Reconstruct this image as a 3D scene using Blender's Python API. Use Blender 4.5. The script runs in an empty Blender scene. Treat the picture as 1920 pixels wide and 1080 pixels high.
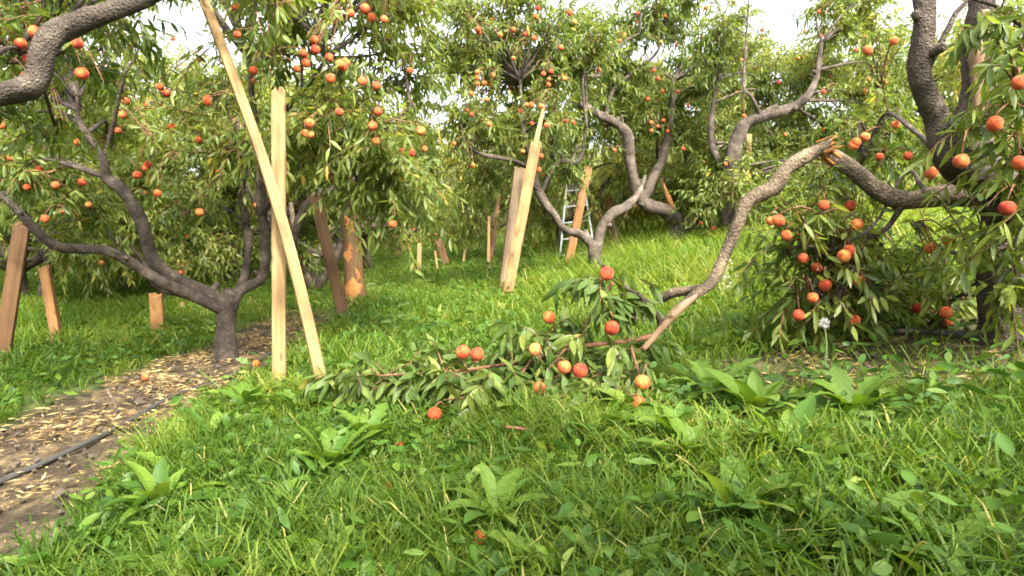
import bpy, math, random
import numpy as np
from mathutils import Vector, Matrix

random.seed(7)
RNG = np.random.default_rng(7)
SC = bpy.context.scene
COL = SC.collection

# ------------------------------------------------------------------ camera, sky, sun, exposure
F = 1200.0                     # focal length in photograph pixels (1920 wide)
CAM = np.array([0.0, 0.0, 1.1])
TH = math.atan(110 / F)        # pitched down a little: horizon at row 430
cd = bpy.data.cameras.new('camera')
cam = bpy.data.objects.new('camera', cd); COL.objects.link(cam)
cd.sensor_width = 36; cd.lens = 36 * F / 1920; cd.clip_start = 0.05; cd.clip_end = 3000
cam.location = CAM; cam.rotation_euler = (math.pi / 2 - TH, 0, 0)
SC.camera = cam

SUN = Vector((0.27, -0.64, 0.72)).normalized()
W = bpy.data.worlds.new('World'); SC.world = W; W.use_nodes = True
wn = W.node_tree; bg = wn.nodes['Background']
sky = wn.nodes.new('ShaderNodeTexSky'); sky.sky_type = 'NISHITA'; sky.sun_disc = False
sky.sun_elevation = math.asin(SUN.z); sky.sun_rotation = math.atan2(SUN.x, SUN.y)
sky.air_density = 1.0; sky.dust_density = 8.0; sky.ozone_density = 0.6; sky.altitude = 400
hs = wn.nodes.new('ShaderNodeHueSaturation'); hs.inputs['Saturation'].default_value = 0.22     # thin white haze over the whole sky
hs.inputs['Value'].default_value = 2.4
wn.links.new(sky.outputs[0], hs.inputs['Color']); wn.links.new(hs.outputs[0], bg.inputs[0]); bg.inputs[1].default_value = 0.15
sl = bpy.data.lights.new('sun', 'SUN'); sl.energy = 4.3; sl.angle = math.radians(4); sl.color = (1.0, 0.92, 0.78)
so = bpy.data.objects.new('sun', sl); COL.objects.link(so)
so.rotation_euler = (-SUN).to_track_quat('-Z', 'Y').to_euler(); so.location = (0, 0, 20)
vs = SC.view_settings
vs.view_transform = 'Standard'; vs.look = 'None'; vs.gamma = 1; vs.use_curve_mapping = False; vs.exposure = 1.2
SC.cycles.use_denoising = True
SC.cycles.filter_width = 1.7
SC.cycles.max_bounces = 8; SC.cycles.transmission_bounces = 6; SC.cycles.diffuse_bounces = 4

# ------------------------------------------------------------------ pixel helpers, ground height
def ray(px, py):
    u = (px - 960) / F; v = (540 - py) / F
    return np.array([u, math.cos(TH) + v * math.sin(TH), -math.sin(TH) + v * math.cos(TH)])
def P(px, py, d):                       # the point of that direction at distance d down the alley
    r = ray(px, py)
    return CAM + r * (d / r[1])
def gz(x, y):
    x = np.asarray(x, float); y = np.asarray(y, float)
    a = np.clip(2 * (x + 1.5), -30, 30)
    sp = 0.16 * np.where(x > 8, x + 1.5, np.log1p(np.exp(a)) / 2)
    z = 2.2 * np.tanh(sp / 2.2) + 0.6 * np.tanh(y / 30.0)
    near = np.exp(-(x * x + y * y) / 900)
    z = z + near * (0.025 * np.sin(1.3 * x + 0.4 * y) * np.cos(0.9 * y - 0.3 * x) + 0.012 * np.sin(4.1 * x + 1) * np.sin(3.7 * y))
    return z
def G(px, py, lo=1.0, hi=60.0):
    for i in range(60):
        m = (lo + hi) / 2; p = P(px, py, m)
        if p[2] > float(gz(p[0], p[1])): lo = m
        else: hi = m
    return P(px, py, lo)
def ground(x, y): return np.array([x, y, float(gz(x, y))])
def hashn(x, y):                        # smooth value-noise-like field
    return (np.sin(2.1 * x + 1.7 * np.sin(1.3 * y)) + np.sin(3.3 * y + 1.1 * np.sin(2.3 * x) + 2) + 0.6 * np.sin(7.7 * x + 5.1 * y) + 0.5 * np.sin(11.3 * y - 8.9 * x + 1)) / 3.1
def dirt(x, y):                         # bare strip under the left row, bare patch under the right tree
    n = hashn(x, y) * 0.16 + 0.06 * np.sin(17 * x + 3 * np.sin(9 * y))
    re = -1.50 - 0.06 * (y - 2); le = -2.72
    a = 1 - np.clip((np.abs(x - (re + le) / 2) - (re - le) / 2 + 0.10 + n) / 0.16, 0, 1)
    a = a * np.clip((8.2 - y) / 2.0, 0, 1) * np.clip((y - 0.2) / .8, 0, 1)
    e = ((x - 1.95) / 1.25) ** 2 + ((y - 2.75) / 0.55) ** 2
    b = 1 - np.clip((e - 0.75 + 1.6 * n) / 0.5, 0, 1)
    return np.clip(np.maximum(a, 0.62 * b), 0, 1)

# ------------------------------------------------------------------ materials
def newmat(name):
    m = bpy.data.materials.new(name); m.use_nodes = True
    nt = m.node_tree; return m, nt, nt.nodes['Principled BSDF']
def nd(nt, t, **kw):
    n = nt.nodes.new(t)
    for k, v in kw.items():
        if k.startswith('i_'):
            n.inputs[k[2:].replace('_', ' ')].default_value = v
        else: setattr(n, k, v)
    return n
def ramp(nt, stops, src=None):
    r = nt.nodes.new('ShaderNodeValToRGB'); e = r.color_ramp.elements
    while len(e) < len(stops): e.new(0.5)
    for el, (p, c) in zip(e, stops): el.position = p; el.color = (*c, 1)
    if src is not None: nt.links.new(src, r.inputs[0])
    return r
def leaf_mat(name, stops, trans=0.45, rough=0.42, spec=0.45, tint=(1.25, 1.2, 0.5)):
    m, nt, b = newmat(name)
    at = nd(nt, 'ShaderNodeAttribute', attribute_name='rnd')
    oi = nd(nt, 'ShaderNodeObjectInfo')
    ad = nd(nt, 'ShaderNodeMath', operation='ADD'); nt.links.new(at.outputs['Fac'], ad.inputs[0])
    sub = nd(nt, 'ShaderNodeMath', operation='MULTIPLY_ADD'); nt.links.new(oi.outputs['Random'], sub.inputs[0])
    sub.inputs[1].default_value = 0.16; sub.inputs[2].default_value = -0.08
    nt.links.new(sub.outputs[0], ad.inputs[1])
    r = ramp(nt, stops, ad.outputs[0])
    tc = nd(nt, 'ShaderNodeTexCoord'); nz = nd(nt, 'ShaderNodeTexNoise', i_Scale=26.0, i_Detail=3.0)
    nt.links.new(tc.outputs['Object'], nz.inputs['Vector'])
    mx = nd(nt, 'ShaderNodeMix', data_type='RGBA', blend_type='MULTIPLY'); mx.inputs[0].default_value = 0.5
    nt.links.new(r.outputs[0], mx.inputs[6])
    rr = ramp(nt, [(0.3, (0.6, 0.65, 0.6)), (0.7, (1.35, 1.3, 1.2))], nz.outputs['Fac']); nt.links.new(rr.outputs[0], mx.inputs[7])
    nt.links.new(mx.outputs[2], b.inputs['Base Color'])
    b.inputs['Roughness'].default_value = rough; b.inputs['Specular IOR Level'].default_value = spec
    tr = nd(nt, 'ShaderNodeBsdfTranslucent')
    m2 = nd(nt, 'ShaderNodeMix', data_type='RGBA', blend_type='MULTIPLY'); m2.inputs[0].default_value = 1
    nt.links.new(mx.outputs[2], m2.inputs[6]); m2.inputs[7].default_value = (*tint, 1)
    nt.links.new(m2.outputs[2], tr.inputs['Color'])
    ms = nd(nt, 'ShaderNodeMixShader'); ms.inputs[0].default_value = trans
    nt.links.new(b.outputs[0], ms.inputs[1]); nt.links.new(tr.outputs[0], ms.inputs[2])
    nt.links.new(ms.outputs[0], nt.nodes['Material Output'].inputs[0])
    return m
def bark_mat(name, c0, c1, c2, scale=1.0, bump=0.7):
    m, nt, b = newmat(name)
    tc = nd(nt, 'ShaderNodeTexCoord')
    n1 = nd(nt, 'ShaderNodeTexNoise', i_Scale=9.0 * scale, i_Detail=8.0, i_Roughness=0.65)
    n2 = nd(nt, 'ShaderNodeTexNoise', i_Scale=55.0 * scale, i_Detail=5.0, i_Roughness=0.7)
    v = nd(nt, 'ShaderNodeTexVoronoi', i_Scale=60.0 * scale, feature='DISTANCE_TO_EDGE')
    for n in (n1, n2, v): nt.links.new(tc.outputs['Object'], n.inputs['Vector'])
    r1 = ramp(nt, [(0.32, c0), (0.55, c1), (0.74, c2)], n1.outputs['Fac'])
    r2 = ramp(nt, [(0.3, (0.45, 0.45, 0.45)), (0.7, (1.3, 1.27, 1.22))], n2.outputs['Fac'])
    mx = nd(nt, 'ShaderNodeMix', data_type='RGBA', blend_type='MULTIPLY'); mx.inputs[0].default_value = 0.85
    nt.links.new(r1.outputs[0], mx.inputs[6]); nt.links.new(r2.outputs[0], mx.inputs[7])
    rc = ramp(nt, [(0.0, (0.35, 0.33, 0.32)), (0.10, (1, 1, 1))], v.outputs['Distance'])
    mc = nd(nt, 'ShaderNodeMix', data_type='RGBA', blend_type='MULTIPLY'); mc.inputs[0].default_value = 0.3
    nt.links.new(mx.outputs[2], mc.inputs[6]); nt.links.new(rc.outputs[0], mc.inputs[7])
    nt.links.new(mc.outputs[2], b.inputs['Base Color']); b.inputs['Roughness'].default_value = 0.85
    b.inputs['Specular IOR Level'].default_value = 0.2
    a = nd(nt, 'ShaderNodeMath', operation='MULTIPLY_ADD'); nt.links.new(n2.outputs['Fac'], a.inputs[0]); a.inputs[1].default_value = 0.8
    nt.links.new(v.outputs['Distance'], a.inputs[2])
    bp = nd(nt, 'ShaderNodeBump', i_Strength=bump, i_Distance=0.014); nt.links.new(a.outputs[0], bp.inputs['Height'])
    nt.links.new(bp.outputs[0], b.inputs['Normal'])
    return m
def wood_mat(name, c0, c1, knots=0.6, bump=0.25, rough=0.7):
    m, nt, b = newmat(name)
    tc = nd(nt, 'ShaderNodeTexCoord'); oi = nd(nt, 'ShaderNodeObjectInfo')
    mp = nd(nt, 'ShaderNodeMapping'); mp.inputs['Scale'].default_value = (34, 34, 1.6)
    av = nd(nt, 'ShaderNodeVectorMath', operation='ADD'); nt.links.new(tc.outputs['Object'], av.inputs[0])
    sc = nd(nt, 'ShaderNodeVectorMath', operation='SCALE'); sc.inputs[0].default_value = (3, 5, 7); nt.links.new(oi.outputs['Random'], sc.inputs['Scale'])
    nt.links.new(sc.outputs[0], av.inputs[1]); nt.links.new(av.outputs[0], mp.inputs['Vector'])
    n1 = nd(nt, 'ShaderNodeTexNoise', i_Scale=1.0, i_Detail=6.0, i_Roughness=0.6, i_Distortion=0.4); nt.links.new(mp.outputs[0], n1.inputs['Vector'])
    n2 = nd(nt, 'ShaderNodeTexNoise', i_Scale=4.0, i_Detail=4.0); nt.links.new(av.outputs[0], n2.inputs['Vector'])
    r1 = ramp(nt, [(0.3, c0), (0.7, c1)], n1.outputs['Fac'])
    r2 = ramp(nt, [(0.33, (0.5, 0.46, 0.42)), (0.5, (0.95, 0.93, 0.9)), (0.7, (1.2, 1.2, 1.18))], n2.outputs['Fac'])
    vk = nd(nt, 'ShaderNodeTexVoronoi', i_Scale=1.0); mk = nd(nt, 'ShaderNodeMapping'); mk.inputs['Scale'].default_value = (13, 5, 4.5); nt.links.new(av.outputs[0], mk.inputs['Vector']); nt.links.new(mk.outputs[0], vk.inputs['Vector'])
    rk = ramp(nt, [(0.05, (0.35, 0.24, 0.15)), (0.16, (1, 1, 1))], vk.outputs['Distance'])
    mx = nd(nt, 'ShaderNodeMix', data_type='RGBA', blend_type='MULTIPLY'); mx.inputs[0].default_value = knots
    nt.links.new(r1.outputs[0], mx.inputs[6]); nt.links.new(r2.outputs[0], mx.inputs[7])
    mk2 = nd(nt, 'ShaderNodeMix', data_type='RGBA', blend_type='MULTIPLY'); mk2.inputs[0].default_value = 0.85; nt.links.new(mx.outputs[2], mk2.inputs[6]); nt.links.new(rk.outputs[0], mk2.inputs[7])
    nt.links.new(mk2.outputs[2], b.inputs['Base Color']); b.inputs['Roughness'].default_value = rough
    b.inputs['Specular IOR Level'].default_value = 0.25
    bp = nd(nt, 'ShaderNodeBump', i_Strength=bump, i_Distance=0.004); nt.links.new(n1.outputs['Fac'], bp.inputs['Height'])
    nt.links.new(bp.outputs[0], b.inputs['Normal'])
    return m
def plain_mat(name, c, rough=0.6, metal=0.0, bump=0.0, scale=40.0):
    m, nt, b = newmat(name)
    tc = nd(nt, 'ShaderNodeTexCoord'); n1 = nd(nt, 'ShaderNodeTexNoise', i_Scale=scale, i_Detail=5.0); nt.links.new(tc.outputs['Object'], n1.inputs['Vector'])
    r1 = ramp(nt, [(0.3, tuple(0.7 * k for k in c)), (0.7, tuple(min(1, 1.15 * k) for k in c))], n1.outputs['Fac'])
    nt.links.new(r1.outputs[0], b.inputs['Base Color']); b.inputs['Roughness'].default_value = rough; b.inputs['Metallic'].default_value = metal
    if bump:
        bp = nd(nt, 'ShaderNodeBump', i_Strength=bump, i_Distance=0.01); nt.links.new(n1.outputs['Fac'], bp.inputs['Height']); nt.links.new(bp.outputs[0], b.inputs['Normal'])
    return m
def peach_mat():
    m, nt, b = newmat('peach_skin')
    tc = nd(nt, 'ShaderNodeTexCoord'); oi = nd(nt, 'ShaderNodeObjectInfo')
    sc = nd(nt, 'ShaderNodeVectorMath', operation='SCALE'); sc.inputs[0].default_value = (9, 7, 5); nt.links.new(oi.outputs['Random'], sc.inputs['Scale'])
    av = nd(nt, 'ShaderNodeVectorMath', operation='ADD'); nt.links.new(tc.outputs['Object'], av.inputs[0]); nt.links.new(sc.outputs[0], av.inputs[1])
    n1 = nd(nt, 'ShaderNodeTexNoise', i_Scale=24.0, i_Detail=5.0, i_Roughness=0.6); nt.links.new(av.outputs[0], n1.inputs['Vector'])
    ad = nd(nt, 'ShaderNodeMath', operation='MULTIPLY_ADD'); nt.links.new(oi.outputs['Random'], ad.inputs[0]); ad.inputs[1].default_value = 0.2
    nt.links.new(n1.outputs['Fac'], ad.inputs[2])
    r = ramp(nt, [(0.40, (0.23, 0.022, 0.015)), (0.56, (0.40, 0.065, 0.024)), (0.70, (0.48, 0.13, 0.036)), (0.86, (0.56, 0.30, 0.065))], ad.outputs[0])
    nt.links.new(r.outputs[0], b.inputs['Base Color']); b.inputs['Roughness'].default_value = 0.75; b.inputs['Specular IOR Level'].default_value = 0.15
    b.inputs['Sheen Weight'].default_value = 0.08; b.inputs['Sheen Tint'].default_value = (1, 0.8, 0.6, 1)
    return m
def ground_mat():
    m, nt, b = newmat('orchard_soil')
    tc = nd(nt, 'ShaderNodeTexCoord'); at = nd(nt, 'ShaderNodeAttribute', attribute_name='dirt')
    n1 = nd(nt, 'ShaderNodeTexNoise', i_Scale=7.0, i_Detail=9.0, i_Roughness=0.68); n2 = nd(nt, 'ShaderNodeTexNoise', i_Scale=60.0, i_Detail=5.0, i_Roughness=0.7)
    n3 = nd(nt, 'ShaderNodeTexNoise', i_Scale=1.7, i_Detail=4.0)
    for n in (n1, n2, n3): nt.links.new(tc.outputs['Object'], n.inputs['Vector'])
    r1 = ramp(nt, [(0.3, (0.028, 0.023, 0.016)), (0.5, (0.075, 0.058, 0.038)), (0.6, (0.17, 0.128, 0.075)), (0.74, (0.34, 0.255, 0.14))], n1.outputs['Fac'])
    r2 = ramp(nt, [(0.3, (0.45, 0.45, 0.45)), (0.7, (1.35, 1.3, 1.25))], n2.outputs['Fac'])
    mx = nd(nt, 'ShaderNodeMix', data_type='RGBA', blend_type='MULTIPLY'); mx.inputs[0].default_value = 0.8
    nt.links.new(r1.outputs[0], mx.inputs[6]); nt.links.new(r2.outputs[0], mx.inputs[7])
    g = ramp(nt, [(0.3, (0.03, 0.045, 0.014)), (0.5, (0.055, 0.085, 0.02)), (0.7, (0.10, 0.14, 0.03))], n1.outputs['Fac'])
    m2 = nd(nt, 'ShaderNodeMix', data_type='RGBA'); nt.links.new(at.outputs['Fac'], m2.inputs[0])
    nt.links.new(g.outputs[0], m2.inputs[6]); nt.links.new(mx.outputs[2], m2.inputs[7]); nt.links.new(m2.outputs[2], b.inputs['Base Color'])
    b.inputs['Roughness'].default_value = 0.95; b.inputs['Specular IOR Level'].default_value = 0.1
    a = nd(nt, 'ShaderNodeMath', operation='MULTIPLY_ADD'); nt.links.new(n2.outputs['Fac'], a.inputs[0]); a.inputs[1].default_value = 0.35; nt.links.new(n1.outputs['Fac'], a.inputs[2])
    bp = nd(nt, 'ShaderNodeBump', i_Strength=0.9, i_Distance=0.04); nt.links.new(a.outputs[0], bp.inputs['Height']); nt.links.new(bp.outputs[0], b.inputs['Normal'])
    return m
M = {}
M['leaf'] = leaf_mat('peach_leaf', [(0.0, (0.06, 0.10, 0.025)), (0.35, (0.13, 0.185, 0.04)), (0.7, (0.22, 0.265, 0.06)), (0.93, (0.32, 0.34, 0.09)), (1.0, (0.45, 0.33, 0.06))], trans=0.56, tint=(1.35, 1.3, 0.55))
M['wilt'] = leaf_mat('wilting_peach_leaf', [(0.0, (0.045, 0.085, 0.022)), (0.5, (0.10, 0.155, 0.034)), (0.85, (0.20, 0.23, 0.05)), (1.0, (0.40, 0.32, 0.08))], trans=0.42, spec=.3)
M['grass'] = leaf_mat('grass_blade', [(0.0, (0.035, 0.085, 0.011)), (0.4, (0.095, 0.172, 0.019)), (0.8, (0.20, 0.262, 0.034)), (0.95, (0.32, 0.33, 0.07)), (1.0, (0.42, 0.36, 0.13))], trans=0.5, rough=0.5, spec=0.3)
M['weed'] = leaf_mat('broad_weed_leaf', [(0.0, (0.03, 0.078, 0.011)), (0.4, (0.065, 0.145, 0.017)), (0.75, (0.13, 0.215, 0.026)), (1.0, (0.25, 0.31, 0.07))], trans=0.42, rough=0.5, spec=0.35)
nt_ = M['weed'].node_tree; b_ = nt_.nodes['Principled BSDF']; tc_ = nd(nt_, 'ShaderNodeTexCoord'); wv = nd(nt_, 'ShaderNodeTexWave', i_Scale=9.0, i_Distortion=2.5, i_Detail=2.0)
nt_.links.new(tc_.outputs['Object'], wv.inputs['Vector']); bp_ = nd(nt_, 'ShaderNodeBump', i_Strength=0.2, i_Distance=0.012); nt_.links.new(wv.outputs['Fac'], bp_.inputs['Height']); nt_.links.new(bp_.outputs[0], b_.inputs['Normal'])
M['bark'] = bark_mat('peach_bark', (0.032, 0.025, 0.02), (0.095, 0.075, 0.06), (0.20, 0.165, 0.13), 1.2, 1.0)
M['barkfar'] = bark_mat('peach_bark_grey', (0.04, 0.033, 0.027), (0.115, 0.09, 0.072), (0.24, 0.195, 0.155), 0.9, .9)
M['barklight'] = bark_mat('broken_limb_bark', (0.05, 0.038, 0.028), (0.17, 0.128, 0.088), (0.42, 0.32, 0.20), 0.9, 0.9)
M['twig'] = bark_mat('reddish_twig_bark', (0.10, 0.05, 0.03), (0.20, 0.10, 0.055), (0.28, 0.17, 0.08), 2.0, 0.2)
M['torn'] = wood_mat('torn_heartwood', (0.22, 0.085, 0.024), (0.38, 0.18, 0.055), 0.7, 0.8, 0.8)
M['stripped'] = wood_mat('stripped_limb_wood', (0.17, 0.10, 0.06), (0.30, 0.20, 0.125), 0.8, 0.5, 0.7)
M['pine'] = wood_mat('pale_pine', (0.18, 0.11, 0.046), (0.36, 0.25, 0.115), 0.85, 0.45)
M['pinegold'] = wood_mat('golden_pine', (0.165, 0.094, 0.038), (0.34, 0.22, 0.095), 0.85, 0.45)
M['brown'] = wood_mat('weathered_brown_board', (0.07, 0.036, 0.017), (0.14, 0.076, 0.034), 0.6, 0.4)
M['orange'] = wood_mat('orange_weathered_board', (0.14, 0.066, 0.026), (0.27, 0.14, 0.052), 0.7, 0.4)
M['grey'] = wood_mat('grey_brown_board', (0.13, 0.088, 0.052), (0.25, 0.18, 0.11), 0.6, 0.4)
M['peach'] = peach_mat()
M['soil'] = ground_mat()
M['hose'] = plain_mat('dusty_polyethylene', (0.045, 0.042, 0.038), 0.7)
M['alu'] = plain_mat('aluminium', (0.78, 0.79, 0.80), 0.5, 0.2)
M['stone'] = plain_mat('pebble_and_clod', (0.075, 0.058, 0.04), 0.95, 0, 0.6, 30)
M['straw'] = leaf_mat('dry_litter', [(0.0, (0.12, 0.075, 0.035)), (0.5, (0.34, 0.23, 0.10)), (1.0, (0.58, 0.43, 0.2))], trans=0.2, rough=0.8, spec=0.1, tint=(1, 0.9, 0.6))
M['white'] = plain_mat('white_petal', (0.45, 0.44, 0.41), 0.9)
M['yellow'] = plain_mat('yellow_petal', (0.75, 0.50, 0.03), 0.7)
M['stem'] = plain_mat('green_stem', (0.12, 0.19, 0.05), 0.6)

# ------------------------------------------------------------------ mesh helpers
def mesh(name, V, faces, mat, attr=None, smooth=True):
    """faces: list of int arrays (n,3) or (n,4)"""
    me = bpy.data.meshes.new(name)
    V = np.ascontiguousarray(V, dtype=np.float32)
    faces = [np.asarray(f, dtype=np.int32) for f in faces if len(f)]
    loops = np.concatenate([f.ravel() for f in faces]); tot = np.concatenate([np.full(len(f), f.shape[1], np.int32) for f in faces])
    st = np.concatenate([[0], np.cumsum(tot)[:-1]]).astype(np.int32)
    me.vertices.add(len(V)); me.vertices.foreach_set('co', V.ravel())
    me.loops.add(len(loops)); me.loops.foreach_set('vertex_index', loops)
    me.polygons.add(len(tot)); me.polygons.foreach_set('loop_start', st); me.polygons.foreach_set('loop_total', tot)
    me.polygons.foreach_set('use_smooth', np.full(len(tot), smooth, bool))
    if attr:
        for k, a in attr.items():
            at = me.attributes.new(k, 'FLOAT', 'POINT'); at.data.foreach_set('value', np.ascontiguousarray(a, np.float32))
    if mat is not None: me.materials.append(mat)
    me.update(calc_edges=True); me.validate()
    return me
def obj(name, me, parent=None, loc=(0, 0, 0), rot=None, scale=None, **props):
    o = bpy.data.objects.new(name, me); COL.objects.link(o); o.parent = parent; o.location = tuple(float(k) for k in loc)
    if rot is not None: o.rotation_euler = rot
    if scale is not None: o.scale = scale
    for k, v in props.items(): o[k] = v
    return o
def thing(name, label, category, loc, group=None, rotz=0.0):
    o = obj(name, None, None, loc, (0, 0, rotz), label=label, category=category)
    o.empty_display_size = 0.2
    if group: o['group'] = group
    return o
def unit(a): return a / np.maximum(np.linalg.norm(a, axis=-1, keepdims=True), 1e-9)
def spline(pts, rad, step):
    pts = np.asarray(pts, float); rad = np.asarray(rad, float)
    n = len(pts)
    ext = np.vstack([2 * pts[0] - pts[1], pts, 2 * pts[-1] - pts[-2]])
    out = []; ro = []
    for i in range(n - 1):
        p0, p1, p2, p3 = ext[i], ext[i + 1], ext[i + 2], ext[i + 3]
        k = max(2, int(np.linalg.norm(p2 - p1) / step))
        for j in range(k):
            t = j / k
            out.append(0.5 * ((2 * p1) + (p2 - p0) * t + (2 * p0 - 5 * p1 + 4 * p2 - p3) * t * t + (3 * p1 - p0 - 3 * p2 + p3) * t ** 3))
            ro.append(rad[i] * (1 - t) + rad[i + 1] * t)
    out.append(pts[-1]); ro.append(rad[-1])
    return np.array(out), np.array(ro)
def tube(pts, rad, seg=10, step=0.04, bump=0.07, seed=0, ragged=0.0, resample=True):
    C, R = spline(pts, rad, step) if resample else (np.asarray(pts, float), np.asarray(rad, float))
    T = unit(np.gradient(C, axis=0)); n = len(C)
    N = np.zeros_like(C); a = np.array([0, 0, 1.0]) if abs(T[0][2]) < 0.9 else np.array([1.0, 0, 0])
    N[0] = unit(np.cross(T[0], a))
    for i in range(1, n):
        v = N[i - 1] - T[i] * np.dot(N[i - 1], T[i]); N[i] = unit(v)
    B = np.cross(T, N)
    th = np.linspace(0, 2 * math.pi, seg, endpoint=False)
    dirs = N[:, None, :] * np.cos(th)[None, :, None] + B[:, None, :] * np.sin(th)[None, :, None]
    rng = np.random.default_rng(seed + 11)
    s = np.linspace(0, 1, n)[:, None] * n * step
    w = np.zeros((n, seg))
    for k in range(5):
        w += (0.6 ** k) * np.sin(rng.uniform(3, 9) * (1 + k) * s + rng.integers(1, 3 + k) * th[None, :] + rng.uniform(0, 6))
    for k in range(max(1, int(n * step / 0.35))):           # knots and swellings
        s0 = rng.uniform(0, n * step); t0 = rng.uniform(0, 6.28)
        w += 2.2 * np.exp(-((s - s0) / 0.05) ** 2) * np.exp(-((np.angle(np.exp(1j * (th[None, :] - t0)))) / 0.7) ** 2)
    if bump > .05: w += rng.normal(0, .35, (n, seg)) + .5 * np.sign(np.sin(23 * s + 3 * np.sin(2 * th[None, :])))
    V = C[:, None, :] + dirs * (R[:, None] * (1 + bump * w))[:, :, None]
    if ragged:
        V[-1] += T[-1] * rng.uniform(-ragged, ragged, seg)[:, None]
    V = V.reshape(-1, 3)
    i = np.arange(n - 1)[:, None] * seg; j = np.arange(seg)[None, :]; k = (j + 1) % seg
    Fq = np.stack([i + j, i + k, i + seg + k, i + seg + j], -1).reshape(-1, 4)
    e0 = len(V); V = np.vstack([V, C[0] - T[0] * R[0] * 0.3, C[-1] + T[-1] * R[-1] * (0.3 if not ragged else -0.4)])
    jj = np.arange(seg); kk = (jj + 1) % seg; L = (n - 1) * seg
    Ft = np.vstack([np.stack([kk, jj, np.full(seg, e0)], -1), np.stack([L + jj, L + kk, np.full(seg, e0 + 1)], -1)])
    return V, [Fq, Ft]
class Acc:                                                   # collects pieces of ONE mesh
    def __init__(s): s.V = []; s.F3 = []; s.F4 = []; s.R = []; s.n = 0
    def add(s, V, faces, rnd=None):
        for f in faces:
            f = np.asarray(f)
            (s.F3 if f.shape[1] == 3 else s.F4).append(f + s.n)
        s.V.append(V); s.n += len(V); s.R.append(np.full(len(V), 0.5) if rnd is None else rnd)
    def mesh(s, name, mat, off=(0, 0, 0), smooth=True):
        V = np.vstack(s.V) - np.asarray(off)
        fs = []
        if s.F4: fs.append(np.vstack(s.F4))
        if s.F3: fs.append(np.vstack(s.F3))
        return mesh(name, V, fs, mat, {'rnd': np.concatenate(s.R)}, smooth)
def leaves(pos, d, L, Wd, rnd, detail=2, fold=0.25, curl=0.35, rng=RNG):
    """lance-shaped leaves; returns V, faces, rnd per vertex"""
    n = len(pos); d = unit(d)
    a = unit(rng.normal(size=(n, 3)) + np.array([0, 0, 1.2])); s = unit(np.cross(d, a)); nn = np.cross(s, d)
    L = np.broadcast_to(L, (n,))[:, None]; Wd = np.broadcast_to(Wd, (n,))[:, None]
    cz = (curl * L) * rng.uniform(0.3, 1.3, (n, 1))
    down = np.array([0, 0, -1.0])
    sd = rng.normal(0, 0.10, (n, 1)) * L
    def pt(t): return pos + d * L * t + down * cz * t * t * 0.7 - nn * cz * 0.25 * math.sin(3.14 * t) + s * sd * t * t
    if detail == 2:
        rows = [(0.22, 0.36), (0.5, 0.5), (0.78, 0.33)]
        vs_ = [pt(0)]
        for t, w in rows:
            c = pt(t); vs_ += [c - s * Wd * w + nn * Wd * fold * w * 1.6, c, c + s * Wd * w + nn * Wd * fold * w * 1.6]
        vs_.append(pt(1.0))
        V = np.stack(vs_, 1); k = 11
        f3 = [(0, 2, 1), (0, 3, 2), (7, 8, 10), (8, 9, 10)]
        f4 = [(1, 2, 5, 4), (2, 3, 6, 5), (4, 5, 8, 7), (5, 6, 9, 8)]
    elif detail == 1:
        c = pt(0.45)
        V = np.stack([pt(0), c - s * Wd * 0.5 + nn * Wd * 0.1, c + s * Wd * 0.5 + nn * Wd * 0.1, pt(1.0)], 1); k = 4
        f3 = [(0, 2, 1), (1, 2, 3)]; f4 = []
    base = (np.arange(n) * k)[:, None, None]
    faces = [(base + np.array(f3)[None]).reshape(-1, 3)]
    if f4: faces.append((base + np.array(f4)[None]).reshape(-1, 4))
    return V.reshape(-1, 3), faces, np.repeat(rnd, k)
def bez(a, b, c, t): return a * (1 - t) ** 2 + 2 * b * t * (1 - t) + c * t * t

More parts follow.
